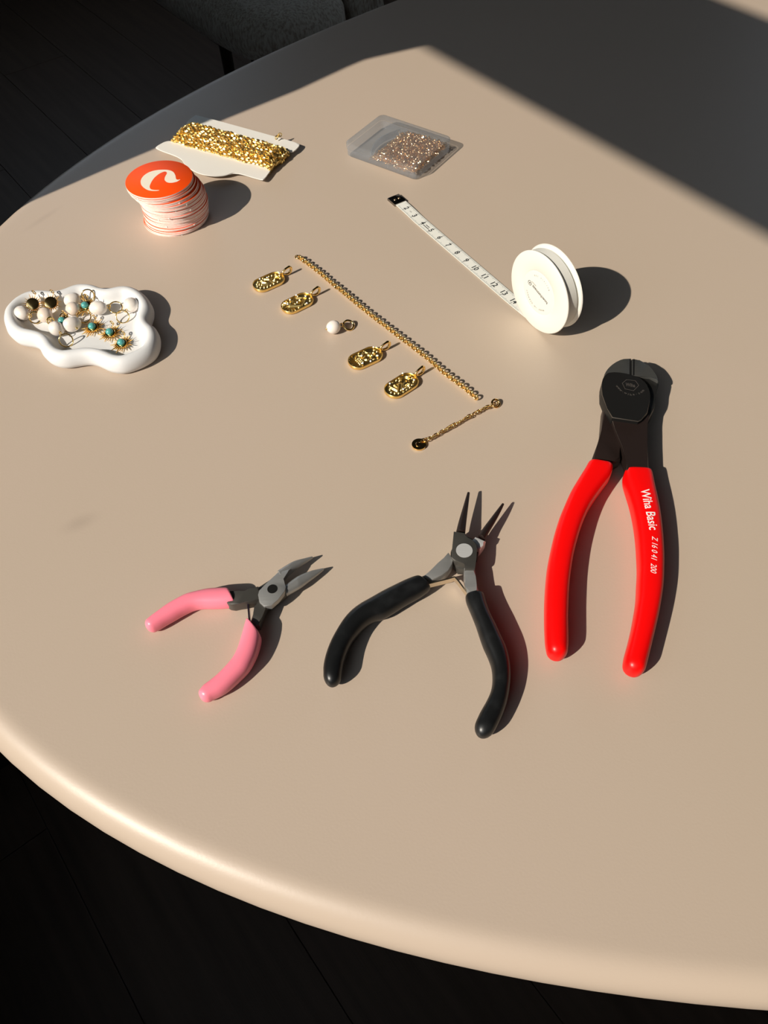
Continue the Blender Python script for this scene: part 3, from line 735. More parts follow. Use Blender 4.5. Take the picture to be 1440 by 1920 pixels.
part('rear_flange', M['spool'], tm, lambda b: lathe(b, [(9.6, 8), (9.6, 23.6), (10.1, 24.6), (10.6, 25.2), (11.1, 25.34), (11.4, 25.0), (11.4, 3)]), sharp=60)
part('drum', M['tapewhite'], tm, lambda b: lathe(b, [(1.3, 24.1), (8.0, 23.9), (8.05, 23.4), (8.4, 23.2), (9.7, 23.3)]), sharp=30)
TCEN = 4.9; TW = 8.4
def tape_pos(bcoord, lat, z): return Vector((SX, SY, 0)) + B3 * bcoord + N3 * (TCEN + lat) + Z3 * z
prof_t = [(-153, 1.1), (-148, 1.15), (-143, 1.0), (-137, 0.7), (-130, 0.35), (-120, 0.3), (-60, 0.3), (-34, 0.3), (-22, 0.4), (-12, 0.7), (-4, 0.95), (0, 1.05), (3, 1.1)]
tc = catmull(prof_t, 70)
def blade(b):
    V = []; F = []
    for p in tc:
        for lat, dz in ((-TW / 2, 0), (TW / 2, 0), (TW / 2, 0.35), (-TW / 2, 0.35)): V.append(tape_pos(p[0], lat, p[1] + dz))
    for i in range(len(tc) - 1):
        k = 4 * i
        for j in range(4): F.append((k + j, k + (j + 1) % 4, k + 4 + (j + 1) % 4, k + 4 + j))
    F += [(0, 1, 2, 3), tuple(range(len(V) - 4, len(V)))]
    b.add(V, F)
bl_o = part('tape_blade', M['tapewhite'], tm, blade, sharp=30)
def tz(bc):
    for i in range(len(tc) - 1):
        if tc[i][0] <= bc <= tc[i + 1][0]:
            f = (bc - tc[i][0]) / (tc[i + 1][0] - tc[i][0]); return tc[i][1] + f * (tc[i + 1][1] - tc[i][1]) + 0.35
    return 0.65
def cmpos(k): return -34.4 - (13 - k) * 10.1
def tick(b, bc, l0, l1, w):
    z = 0.04
    V = [tape_pos(bc - w / 2, l0, tz(bc - w / 2) + z), tape_pos(bc + w / 2, l0, tz(bc + w / 2) + z), tape_pos(bc + w / 2, l1, tz(bc + w / 2) + z), tape_pos(bc - w / 2, l1, tz(bc - w / 2) + z)]
    b.add(V, [(0, 1, 2, 3)])
def ticks(b):
    for k in range(15, 149):
        bc = cmpos(k / 10)
        if bc < -152 or bc > -16: continue
        ln = 1.9 if k % 5 == 0 else 1.35
        if k % 10 == 0: continue
        tick(b, bc, -TW / 2 + 0.15, -TW / 2 + ln, 0.22); tick(b, bc, TW / 2 - ln, TW / 2 - 0.15, 0.22)
part('millimetre_ticks', M['ink_grey'], tm, ticks, smooth=False)
def numerals(b):
    for k in range(2, 15):
        bc = cmpos(k)
        tick(b, bc, -TW / 2 + 0.1, -1.5, 0.35); tick(b, bc, 1.5, TW / 2 - 0.1, 0.35)
        V, F, w, h = text_geo(str(k), 1.0, offset=0.025)
        hh = 3.9 / h; kw = hh * 1.0
        b.add([tape_pos(bc + x * kw, y * hh, tz(bc + x * kw) + 0.05) for x, y in V], F)
    V, F, w, h = text_geo('cm', 1.0)
    bc = cmpos(2.5); kk = 2.0 / w
    b.add([tape_pos(bc + x * kk, y * kk, tz(bc + x * kk) + 0.05) for x, y in V], F)
    for lat, l in ((0.55, 4.2), (-1.0, 6.6)):                     # tiny approval lines between 4 and 5
        bc = cmpos(4.5); V = [tape_pos(bc - l / 2, lat - 0.3, tz(bc) + 0.05), tape_pos(bc + l / 2, lat - 0.3, tz(bc) + 0.05), tape_pos(bc + l / 2, lat + 0.3, tz(bc) + 0.05), tape_pos(bc - l / 2, lat + 0.3, tz(bc) + 0.05)]
        b.add(V, [(0, 1, 2, 3)])
part('numerals', M['ink'], tm, numerals, smooth=False)
def tipf(b):
    q = [tape_pos(bc, lat, 0)[:2] for bc, lat in ((-163, -4.9), (-153.2, -4.9), (-153.2, 4.9), (-163, 4.9))]
    prism(b, [tuple(p) for p in q], 0.1, 1.9, 0.35, 2)
tip_o = part('metal_end', M['chrome'], tm, tipf)
for lat in (-1.7, 1.7):
    part('rivet', M['gold_light'], tip_o, lambda b: ellipsoid(b, tape_pos(-158, lat, 1.9), 0.9, 0.9, 0.55, nu=14, nv=8))
def fl_text(b):
    ang = math.radians(14)
    R_ = (-B3 * math.cos(ang) + Z3 * math.sin(ang)); U_ = (-B3 * math.sin(ang) - Z3 * math.cos(ang))
    def at_(x, y): return SC - N3 * -0.06 + R_ * x + U_ * y - N3 * 0.12 + N3 * 0.1
    off = SC - N3 * 0.0
    V, F, w, h = text_geo('hoechstmass', 1.0, offset=0.015)
    k = 14.5 / w
    b.add([off + R_ * (x * k - 1.3) + U_ * (y * k) + N3 * 0.03 for x, y in V], F)
    ring = 28
    for r0_, r1_ in ((1.25, 1.6), (0.0, 0.55)):
        V = []; 
        for i in range(ring):
            a = 2 * PI * i / ring
            for r_ in (r0_ + 0.001, r1_): V.append(off + R_ * (8.6 + r_ * math.cos(a)) + U_ * (r_ * math.sin(a)) + N3 * 0.03)
        b.add(V, [(2 * i, 2 * i + 1, (2 * i + 3) % (2 * ring), (2 * i + 2) % (2 * ring)) for i in range(ring)])
    V, F, w, h = text_geo('GERMANY', 1.0); k = 4.2 / w
    b.add([off + R_ * (x * k + 5.6) + U_ * (y * k - 2.3) + N3 * 0.03 for x, y in V], F)
    def arc(s_, mid, span, rr, sign):
        n_ = len(s_)
        for i, c_ in enumerate(s_):
            if c_ == ' ': continue
            a = mid + sign * span * (0.5 - (i + 0.5) / n_)
            d = R_ * math.cos(a) + U_ * math.sin(a)
            rt = (R_ * math.sin(a) - U_ * math.cos(a)) * (1 if sign > 0 else -1); up_ = d * (1 if sign > 0 else -1)
            V, F, w, h = text_geo(c_, 1.0)
            b.add([off + d * rr + rt * (x * 1.35) + up_ * (y * 1.35) + N3 * 0.03 for x, y in V], F)
    arc('MADE IN GERMANY', PI / 2, math.radians(110), 10.6, 1)
    arc('Rollfix 150', -PI / 2 + 0.1, math.radians(85), 10.6, -1)
part('printed_lettering', M['ink'], tm, fl_text, smooth=False)

# ------------------------------------------------------------------ stack of round cards
NCARD = 26; CH = 30.8 / NCARD; CR = 22.67
prof_c = [(0, -138.9, 493.8), (8, -137.0, 494.1), (16, -136.8, 493.3), (23, -138.4, 492.6), (27, -141.4, 492.3), (31, -142.8, 492.3)]
def cpos(z):
    for i in range(len(prof_c) - 1):
        a, b = prof_c[i], prof_c[i + 1]
        if z <= b[0]:
            f = (z - a[0]) / (b[0] - a[0]); return (a[1] + (b[1] - a[1]) * f, a[2] + (b[2] - a[2]) * f)
    return prof_c[-1][1:]
mb = MB(); nn = 72
def cring(r, z): return [(r * math.cos(2 * PI * i / nn), r * math.sin(2 * PI * i / nn), z) for i in range(nn)]
H = CH - 0.02
loft(mb, [cring(CR - 0.1, 0), cring(CR, 0.1), cring(CR, H - 0.16), cring(CR - 0.05, H - 0.08)], True, False, 0)
loft(mb, [cring(CR - 0.05, H - 0.08), cring(CR - 0.15, H)], False, True, 1)
card0 = mb.build('round_card', [M['edge'], M['orange']], raw=True)
burr = MB(); box(burr, (0, 0), 0.9, 0.5, 0, 1.0, 0, 0.1)
burr0 = burr.build('paper_burr', M['paper'], raw=True)
rng = random.Random(3)
for i in range(NCARD):
    z = i * CH; x, y = cpos(z + CH)
    last = i == NCARD - 1
    jit = 0 if last else 1
    o = card0 if i == 0 else link(card0.copy())
    jx = rng.uniform(-0.55, 0.55) * jit; jy = rng.uniform(-0.55, 0.55) * jit
    o.location = ((x + jx) / 1000, (y + jy) / 1000, TZ + z / 1000)
    o.rotation_euler = (0, 0, rng.uniform(0, 6.28) if not last else 0)
    tag(o, 'orange round card with a cream curved emblem on top of the stack' if last else ('bottom round card of the stack, resting on the table' if i == 0 else 'round pink-edged card stacked under the orange top card'), 'card', None if last else 'round cards in the stack')
    if not last and i % 2 == 0:
        a = -PI / 2 + rng.uniform(-0.6, 0.9) - o.rotation_euler.z
        q = burr0 if i == 0 else link(burr0.copy())
        q.parent = o; q.location = ((CR + 0.05) * math.cos(a) / 1000, (CR + 0.05) * math.sin(a) / 1000, 0.00005); q.rotation_euler = (0, 0, a + PI / 2)
    top_card = o
lg = catmull(D['logo'], 120, True)
mb = MB()
bm = bmesh.new(); vs = [bm.verts.new((p[0], p[1], NCARD * CH + 0.03)) for p in lg]; bm.faces.new(vs)
bmesh.ops.triangulate(bm, faces=bm.faces); merge(mb, bm)
lo = mb.build('printed_emblem', M['cream'], None, origin=(top_card.location.x * 1000, top_card.location.y * 1000, (top_card.location.z - TZ) * 1000), smooth=False)
lo.parent = top_card; lo.location = (0, 0, 0)

# ------------------------------------------------------------------ chain wound on a card
cc = cen(D['cardq'])
wc = tag(MB().build('x', M['card']), None) if False else None
def chaikin(o, it=2, r=0.22):
    for _ in range(it):
        n = len(o); q = []
        for i in range(n):
            a, b = o[i], o[(i + 1) % n]
            q += [(a[0] + (b[0] - a[0]) * r, a[1] + (b[1] - a[1]) * r), (b[0] + (a[0] - b[0]) * r, b[1] + (a[1] - b[1]) * r)]
        o = q
    return o
mb = MB(); prism(mb, chaikin(D['card']), 3.0, 3.8, 0.2, 2, bottom=True)
wcard = mb.build('winding_card', M['card'], origin=(*cc, 0))
tag(wcard, 'white plastic winding card holding gold chain, half-round tab at front', 'card')
BL, BR, TR, TL = [Vector(p) for p in D['cardq']]
UU = (BR - BL).normalized(); VV = Vector((-UU.y, UU.x))
W0, W1, W2, W3 = [Vector(p) for p in D['wind']]
def wl(p): d = Vector(p) - BL; return d.dot(UU), d.dot(VV)
uL = (wl(W0)[0] + wl(W3)[0]) / 2; uR = (wl(W1)[0] + wl(W2)[0]) / 2; v0w = (wl(W0)[1] + wl(W1)[1]) / 2; v1w = (wl(W2)[1] + wl(W3)[1]) / 2
mb = MB(); rng = random.Random(11)
def put_links(mb, path, pitch, R, r, nu=9, nv=5):
    L = [0]
    for i in range(1, len(path)): L.append(L[-1] + (path[i] - path[i - 1]).length)
    n = int(L[-1] / pitch); j = 0
    for k in range(n):
        s_ = (k + 0.5) * pitch
        while j < len(L) - 2 and L[j + 1] < s_: j += 1
        p = path[j].lerp(path[j + 1], (s_ - L[j]) / max(1e-6, L[j + 1] - L[j])); d = (path[j + 1] - path[j]).normalized()
        x = d.cross(Vector((0.2, 0.1, 1))).normalized(); y = d.cross(x)
        a = (PI / 2 if k % 2 else 0) + rng.uniform(-0.5, 0.5)
        torus(mb, p + Vector((rng.uniform(-.25, .25), rng.uniform(-.25, .25), rng.uniform(-.2, .2))), x * math.cos(a) + y * math.sin(a), R, r, nu, nv, ax=d, k=1.15)
def w3(u, v, z): p = BL + UU * u + VV * v; return Vector((p.x, p.y, z))
wraps = 0
for layer, (zt, zb, nwr, ins) in enumerate(((5.3, 1.35, 11, 0.0), (7.6, None, 9, 2.2), (9.6, None, 6, 5.0))):
    for k in range(nwr):
        v = v0w + ins + (v1w - v0w - 2 * ins) * (k + 0.5) / nwr
        ua, ub = uL + ins * 0.5 + rng.uniform(-1, 1), uR - ins * 0.5 + rng.uniform(-1, 1)
        sl = rng.uniform(-1.2, 1.2)
        pth = [w3(ua + (ub - ua) * i / 24, v + sl * (i / 24 - 0.5) + 0.5 * math.sin(i * 1.3 + k), zt + 0.35 * math.sin(i * 0.9 + k * 2)) for i in range(25)]
        if layer == 0:
            pth = [w3(ua + 3, v, zb), w3(ua - 0.6, v, 2.0), w3(ua - 1.6, v, 3.6), w3(ua - 0.6, v, 5.0)] + pth + [w3(ub + 0.6, v, 5.0), w3(ub + 1.6, v, 3.6), w3(ub + 0.6, v, 2.0), w3(ub - 3, v, zb)]
        else:
            pth = [w3(ua - 1.5, v, zt - 2.2)] + pth + [w3(ub + 1.5, v, zt - 2.2), w3(ub + 2.0, v, max(1.8, zt - 4.5))]
        put_links(mb, pth, 2.0, 1.35, 0.62, 7, 4)
lp = [Vector((*p, 6.2 + 0.5 * i)) for i, p in enumerate(D['loose'])]
put_links(mb, lp, 1.9, 1.2, 0.4)
wch = mb.build('gold_chain', M['gold_chain'], origin=(*cc, 0), smooth=False)
tag(wch, 'sparkling gold chain wound in many turns around the white card', 'chain')

# ------------------------------------------------------------------ clear plastic box with fine gold chain
BXL, BXF, BXR = [Vector(p) for p in D['box']]
bu = (BXL - BXF).normalized(); LU = (BXL - BXF).length; bv = Vector((-bu.y, bu.x)); LV = abs((BXR - BXF).dot(bv))
if (BXR - BXF).dot(bv) < 0: bv = -bv
bc0 = BXF + bu * LU / 2 + bv * LV / 2
pb = thing('plastic_box', bc0, 'clear plastic lidded box half full of fine gold chain', 'box')
def rrect(hu, hv, r, n=6):
    out = []
    for sx, sy, a0 in ((1, 1, 0), (-1, 1, 90), (-1, -1, 180), (1, -1, 270)):
        for k in range(n + 1):
            a = math.radians(a0 + 90 * k / n)
            u, v = sx * (hu - r) + r * math.cos(a), sy * (hv - r) + r * math.sin(a)
            p = bc0 + bu * u + bv * v; out.append((p.x, p.y))
    return out
def rr3(hu, hv, r, z): return [(x, y, z) for x, y in rrect(hu, hv, r)]
def tray(b):
    h, w = LU / 2 - 0.6, LV / 2 - 0.6
    loft(b, [rr3(h - 1.2, w - 1.2, 3.4, 0.2), rr3(h, w, 4, 1.4), rr3(h, w, 4, 6.3)], True, False)
def lid(b):
    h, w = LU / 2, LV / 2
    loft(b, [rr3(h, w, 4.5, 6.4), rr3(h, w, 4.5, 10.2), rr3(h - 0.5, w - 0.5, 4.2, 10.9), rr3(h - 1.4, w - 1.4, 3.6, 11.1)], False, True)
part('tray', M['clear_edge'], pb, tray, sharp=50)
part('lid', M['clear'], pb, lid, sharp=50)
def wallrib(b):
    p0 = [bc0 + bu * (LU * 0.18 + 6 * math.sin(k / 10 * PI)) + bv * (LV * (-0.4 + 0.8 * k / 10)) for k in range(11)]
    flatstrip(b, [tuple(p) for p in p0], 0.8, 1.6, 6.6)
part('divider', M['clear_edge'], pb, wallrib)
mb = MB(); rng = random.Random(5)
hu_, hv_ = LU / 2 - 3.4, LV / 2 - 3.4
cnt = 0
while cnt < 1300:
    u = rng.uniform(-hu_, LU * 0.17); v = rng.uniform(-hv_, hv_)
    edge = min(1.0, (LU * 0.17 - u) / 9.0)
    if u > 2 and v < -2 and rng.random() < 0.3: continue
    if u > 2 and v > 12 and rng.random() < 0.6: continue
    z = 2.9 + rng.random() * 4.4 * max(0.05, edge)
    p = bc0 + bu * u + bv * v
    torus(mb, (p.x, p.y, z), (rng.uniform(-1, 1), rng.uniform(-1, 1), rng.uniform(-1, 1)), 0.95, 0.28, 8, 5, k=1.2)
    cnt += 1
heap = mb.build('gold_chain_heap', M['gold_light'], origin=(*bc0, 1.6), smooth=False)
tag(heap, 'heap of fine gold chain lying inside the clear plastic box', 'chain', kind='stuff')

# ------------------------------------------------------------------ chains of links
def link_mesh(name, R, r, k, m, nu=18, nv=8):
    mb = MB(); torus(mb, (0, 0, 0), (0, 0, 1), R, r, nu, nv, ax=(1, 0, 0), k=k)
    o = mb.build(name, m, raw=True, sharp=0); me = o.data; bpy.data.objects.remove(o); return me
def place_link(me, par, pos, d, roll, tilt=0.0, name='link'):
    o = link(bpy.data.objects.new(name, me)); o.parent = par
    d = Vector((d[0], d[1], tilt)).normalized(); x = d; y = Vector((0, 0, 1)).cross(d).normalized(); z = x.cross(y)
    y2 = y * math.cos(roll) + z * math.sin(roll); z2 = -y * math.sin(roll) + z * math.cos(roll)
    mt = Matrix((x, y2, z2)).transposed().to_4x4()
    L = par.location
    mt.translation = Vector((pos[0] / 1000 - L.x, pos[1] / 1000 - L.y, pos[2] / 1000 + TZ - L.z))
    o.matrix_local = mt
    return o
cp = D['chain'] + D['chain2']
NB = 43
P = catmull(cp, 2 * NB + 1)
br = thing('bracelet_chain', cp[0], 'long straight gold link chain lying across the middle of the table', 'chain')
m_round = link_mesh('round_link', 1.45, 0.54, 1.0, M['gold'])
m_oval = link_mesh('oval_link', 0.75, 0.38, 1.9, M['gold'])
rng = random.Random(2)
for i in range(2 * NB + 1):
    d = (P[min(i + 1, 2 * NB)] - P[max(i - 1, 0)]); d = Vector(d[:2]).normalized()
    if i % 2 == 0: place_link(m_round, br, (P[i][0], P[i][1], 1.95), d, PI / 2 - 0.25 + rng.uniform(-0.2, 0.2))
    else: place_link(m_oval, br, (P[i][0], P[i][1], 1.1), d, rng.uniform(-0.3, 0.4))
m_end = link_mesh('end_ring', 2.3, 0.6, 1.0, M['gold'])
dd = Vector((P[0] - P[1])[:2]).normalized()
place_link(m_end, br, (P[0][0] + dd.x * 1.6, P[0][1] + dd.y * 1.6, 1.4), dd, 0.35, name='end_ring')

ex = thing('extender_chain', D['tag'][0], 'short gold extender chain with a small round disc tag', 'chain')
NE = 11
P = catmull(D['ext'], 2 * NE + 1)
m_e1 = link_mesh('cable_link', 1.45, 0.30, 1.25, M['gold'])
for i in range(2 * NE + 1):
    d = (P[min(i + 1, 2 * NE)] - P[max(i - 1, 0)]); d = Vector(d[:2]).normalized()
    place_link(m_e1, ex, (P[i][0], P[i][1], 1.75 if i % 2 else 1.5), d, (PI / 2 - 0.7 if i % 2 else 0.45) + rng.uniform(-0.45, 0.45))
place_link(m_end, ex, (P[0][0] + 0.6, P[0][1] + 0.6, 1.6), Vector((1, 0.4)), 0.5, name='end_ring')
tgc = D['tag'][0]; tr_ = 3.95
def tagdisc(b): prism(b, discpts(tgc, tr_, 48), 0.2, 1.3, 0.2, 2)
tg = part('disc_tag', M['gold_flat'], ex, tagdisc)
def tagmark(b):
    pts = []
    for k in range(14):
        a = math.radians(60 + 250 * k / 13); pts.append((tgc[0] - 0.3 + 1.5 * math.cos(a), tgc[1] - 0.2 + 1.5 * math.sin(a), 1.35))
    tube(b, pts, [0.12 + 0.16 * math.sin(PI * k / 13) for k in range(14)], 6)
part('engraved_letter', M['gold_light'], tg, tagmark)
part('jump_ring', M['gold'], ex, lambda b: torus(b, (tgc[0] + 2.6, tgc[1] + 1.8, 1.5), (0.2, -0.9, 0.5), 1.4, 0.3, 18, 6))

# ------------------------------------------------------------------ tablet pendants
def seg_d(u, v, a, b):
    ax, ay = a; bx, by = b; dx, dy = bx - ax, by - ay
    t = max(0, min(1, ((u - ax) * dx + (v - ay) * dy) / (dx * dx + dy * dy))); return math.hypot(u - ax - t * dx, v - ay - t * dy)
def bump(d, w): return math.exp(-(d / w) ** 2)
def rel_eye(u, v):
    h = 0
    for r in (1.2, 2.5): h = max(h, 0.55 * bump(abs(math.hypot(u - 4.6, v + 0.4) - r), 0.32))
    h = max(h, 0.8 * bump(math.hypot(u - 4.6, v + 0.4), 0.5))
    for (a, b) in (((0.8, 3.4), (1.4, -3.6)), ((-1.2, 3.2), (1.2, 1.0)), ((-4, 1.6), (-1.5, -2.6)), ((-5.5, -0.8), (-1.5, -2.8)), ((-3.8, 3.2), (-2.2, 0.4))): h = max(h, 0.6 * bump(seg_d(u, v, a, b), 0.5))
    for (a, b) in ((7.5, -2.2), (6.9, 2.8), (8.6, 0.4), (2.6, 3.9), (1.6, -4.3), (4.5, -4.2), (4.6, 3.6), (-6, 3.3), (-7.6, 1.8), (-8.4, -0.3), (-7.4, -2.6), (-5.4, -3.9), (-3.4, -4.6), (-1, -4.5), (-6.4, 0.6), (-1.6, 4.6)): h = max(h, 0.7 * bump(math.hypot(u - a, v - b), 0.55))
    return h
def rel_diamond(u, v):
    h = 0; c = ((5.2, 3.4), (5.6, -3.0), (-4.6, -3.6), (-4.2, 3.2)); k = ((6.4, 0.2), (0.2, -4.4), (-6.0, -0.2), (0.8, 4.3))
    for i in range(4): h = max(h, 0.65 * bump(seg_d(u, v, k[i], k[(i + 1) % 4]), 0.38))
    h = max(h, 0.55 * bump(abs(math.hypot(u - 0.3, (v) * 1.5) - 2.3), 0.4), 0.7 * bump(math.hypot(u - 0.3, v), 0.7))
    for a, b in (((2.8, 1.2), (4.6, 0.6)), ((2.6, -0.8), (4.4, -0.6)), ((-2.4, 1.2), (-4.2, 0.6)), ((-2.4, -1.2), (-4.0, -0.8))): h = max(h, 0.5 * bump(seg_d(u, v, a, b), 0.35))
    if u < -4.0:
        an = math.atan2(v, u + 4.0); rr = math.hypot(u + 4.0, v)
        if rr > 3.2: h = max(h, 0.5 * max(0, math.cos(an * 18)) ** 2 * min(1, rr - 3.2))
    for (a, b) in ((8, 2.4), (8.6, -1.8), (7.4, -3.8), (3.4, 4.6), (3.2, -4.6), (-1.8, -4.9), (-2.2, 4.8)): h = max(h, 0.6 * bump(math.hypot(u - a, v - b), 0.5))
    return h
def rel_apple(u, v):
    h = 0.5 * bump(abs(math.hypot(u - 0.8, v + 1.0) - 2.1), 0.35)
    h = max(h, 0.5 * bump(seg_d(u, v, (2.8, 0.2), (4.6, 1.4)), 0.4), 0.45 * bump(abs(math.hypot(u - 4.9, v + 0.2) - 1.2), 0.35))
    if -5.5 < u < 4: h = max(h, 0.5 * bump(v - 3.1 - 0.8 * math.sin(u * 1.3), 0.45))
    for r in range(3):
        uu = -3.2 - 1.25 * r
        if -3.8 < v < 2.2: h = max(h, 0.5 * bump(u - uu, 0.33) * (0.35 + 0.65 * max(0, math.cos(v * 4.5 + r))))
    if u < -6.2:
        h = max(h, 0.5 * max(0, math.cos(v * 4.2)) ** 2)
    for (a, b) in ((7.6, 2.2), (8.4, 0.2), (6.4, -2.6), (3.2, -4.2), (-1.5, 4.9), (2.0, 4.8)): h = max(h, 0.55 * bump(math.hypot(u - a, v - b), 0.5))
    return h
def rel_palm(u, v):
    d = abs(math.hypot(u - 3.6, v - 1.2) - 2.9); an = math.atan2(v - 1.2, u - 3.6)
    h = 0.7 * bump(d, 0.55) * (1 if -0.3 < an < 2.6 else 0)
    for k in range(8):
        a = math.radians(-150 + 26 * k); h = max(h, 0.5 * bump(seg_d(u, v, (1.6, -0.4), (1.6 + 3.0 * math.cos(a), -0.9 + 3.0 * math.sin(a))), 0.33))
    for a, b in (((-0.4, 2.0), (-6.0, 3.4)), ((-0.4, 2.0), (-5.0, -2.2)), ((-6.2, 2.6), (-5.0, -2.2)), ((0.6, 0.8), (-2.8, -3.0)), ((-3.4, 2.2), (-3.2, -0.6))): h = max(h, 0.6 * bump(seg_d(u, v, a, b), 0.5))
    for (a, b) in ((8.0, 2.0), (8.2, 0), (6.8, -2.8), (5.2, 4.4), (2.6, 5.0), (0, 4.6), (-2.6, 4.8), (4.6, -4.0), (2.2, -4.8), (-0.2, -4.8), (-7.4, 1.4), (-8.2, -0.6), (-7.2, -2.6), (-5.6, -4.0), (-2.6, -4.8)): h = max(h, 0.55 * bump(math.hypot(u - a, v - b), 0.5))
    return h

def pendant(key, label, rel, L=21.8, Wd=12.9):
    A, B_ = Vector(D[key][0]), Vector(D[key][1]); ax = (B_ - A).normalized(); nv_ = Vector((-ax.y, ax.x)); c = (A + B_) / 2
    t = thing('tablet_pendant', c, label, 'pendant', 'gold tablet pendants')
    a = (L - Wd) / 2; r = Wd / 2; Mn, Nr = 168, 24; V = []; F = []
    def outl(s, i):
        an = 2 * PI * i / Mn
        per = 2 * PI * r + 4 * a; d_ = (i / Mn) * per; q4 = PI * r / 2
        if d_ < q4: th, cx_ = d_ / r, a
        elif d_ < q4 + 2 * a: return (a - (d_ - q4)), r * s
        elif d_ < q4 + 2 * a + 2 * q4: th, cx_ = (d_ - 2 * a) / r, -a
        elif d_ < 3 * q4 + 4 * a: return (-a + (d_ - 3 * q4 - 2 * a)), -r * s
        else: th, cx_ = (d_ - 4 * a) / r, a
        return cx_ + r * s * spow(math.cos(th), 0.9), r * s * spow(math.sin(th), 0.9)
    rings = []
    for s, z in ((0.93, 0.15), (0.99, 0.5), (1.0, 1.2), (1.0, 2.0), (0.985, 2.4), (0.965, 2.55), (0.94, 2.5), (0.925, 2.2)):
        rings.append([(*outl(s, i), z) for i in range(Mn)])
    for j in range(Nr):
        s = 0.91 * (1 - j / (Nr - 1)) + 0.0
        rr = []
        for i in range(Mn):
            x, y = outl(max(s, 0.001), i); rr.append((x, y, 1.85 + 1.9 * rel(x, y) * min(1, (0.94 - s) * 12)))
        rings.append(rr)
    rings3 = [[(c.x + ax.x * x + nv_.x * y, c.y + ax.y * x + nv_.y * y, z) for x, y, z in rg] for rg in rings]
    part('tablet', M['gold_relief'], t, lambda b: loft(b, rings3, True, False), sharp=70)
    # bail: an upright teardrop loop in line with the tablet
    b0, b1 = Vector(D[key + 'b'][0]), Vector(D[key + 'b'][1])
    bd = ax
    base = c + ax * (L / 2 - 0.2)
    pts = []; rr = []
    for k in range(26):
        a_ = 2 * PI * k / 26
        w = math.cos(a_); uu = 3.4 - 3.4 * w; hh = 2.3 * math.sin(a_) * (1 - 0.35 * w)
        p = base + bd * (uu - 0.2); pts.append((p.x, p.y, 3.3 + hh * 0.95 + 0.12 * uu - 0.2)); rr.append(0.62 + 0.16 * (1 - w))
    part('bail', M['gold'], t, lambda b: tube(b, pts, rr, 8, True), sharp=0)
    p = base + ax * 0.3
    part('solder_bead', M['gold'], t, lambda b: ellipsoid(b, (p.x, p.y, 2.6), 1.0, 1.0, 1.0, nu=12, nv=8), sharp=0)
    for q in D[key + 'c']:
        part('crystal', M['crystal'], t, lambda b: ellipsoid(b, (q[0], q[1], 2.9), 0.65, 0.65, 0.55, nu=8, nv=5), smooth=False)
    return t
pendant('p1', 'gold tablet pendant with eye relief, farthest from the pliers', rel_eye)
pendant('p2', 'gold tablet pendant with a diamond frame relief beside the pearl drop', rel_diamond)
pendant('p3', 'gold tablet pendant with brick rows and round fruit relief', rel_apple)
pendant('p4', 'gold tablet pendant with crescent and leaf relief, nearest the extender chain', rel_palm)

# ------------------------------------------------------------------ pearl charms
def pearl_charm(pc, rads, rot, ringc, ringn, ringR, label, group, pink=False, z0=0.0, seed=1, bead=True, rr=0.42, wob=0.02):
    pc = Vector((pc[0], pc[1], pc[2])); rg = Vector(ringc)
    if group: rads = tuple(r_ * 0.9 for r_ in rads)
    t = thing('pearl_charm', (pc.x, pc.y), label, 'charm', group, z=z0)
    part('pearl', M['pearl_pink'] if pink else M['pearl'], t, lambda b: ellipsoid(b, pc, *rads, rot, 32, 20, wob=wob, seed=seed), sharp=0)
    d = (rg - pc); d.z *= 0.3; d.normalize()
    rx = rads[0]
    if bead:
        e = pc - d * (rx * 1.05)
        part('head_bead', M['gold'], t, lambda b: ellipsoid(b, e, 0.75, 0.75, 0.75, nu=12, nv=8), sharp=0)
    s = pc + d * (rx * 0.95); lpc = s + d * 1.0
    part('wire_loop', M['gold'], t, lambda b: torus(b, lpc, d.cross(Vector((0, 0, 1))) + Vector((0.2, 0, 0.3)), 1.1, 0.3, 16, 6), sharp=0)
    part('jump_ring', M['gold'], t, lambda b: torus(b, rg, ringn, ringR, rr, 28, 8), sharp=0)
    return t
q = D['pearl']
pearl_charm((q[0][0], q[0][1], 4.3), (4.4, 4.2, 4.2), math.atan2(q[2][1] - q[0][1], q[2][0] - q[0][0]), (q[2][0], q[2][1], 2.0), (0.25, -0.35, 0.9), 3.2, 'white pearl charm with a gold ring alone among the tablet pendants', None, rr=0.65, seed=4)

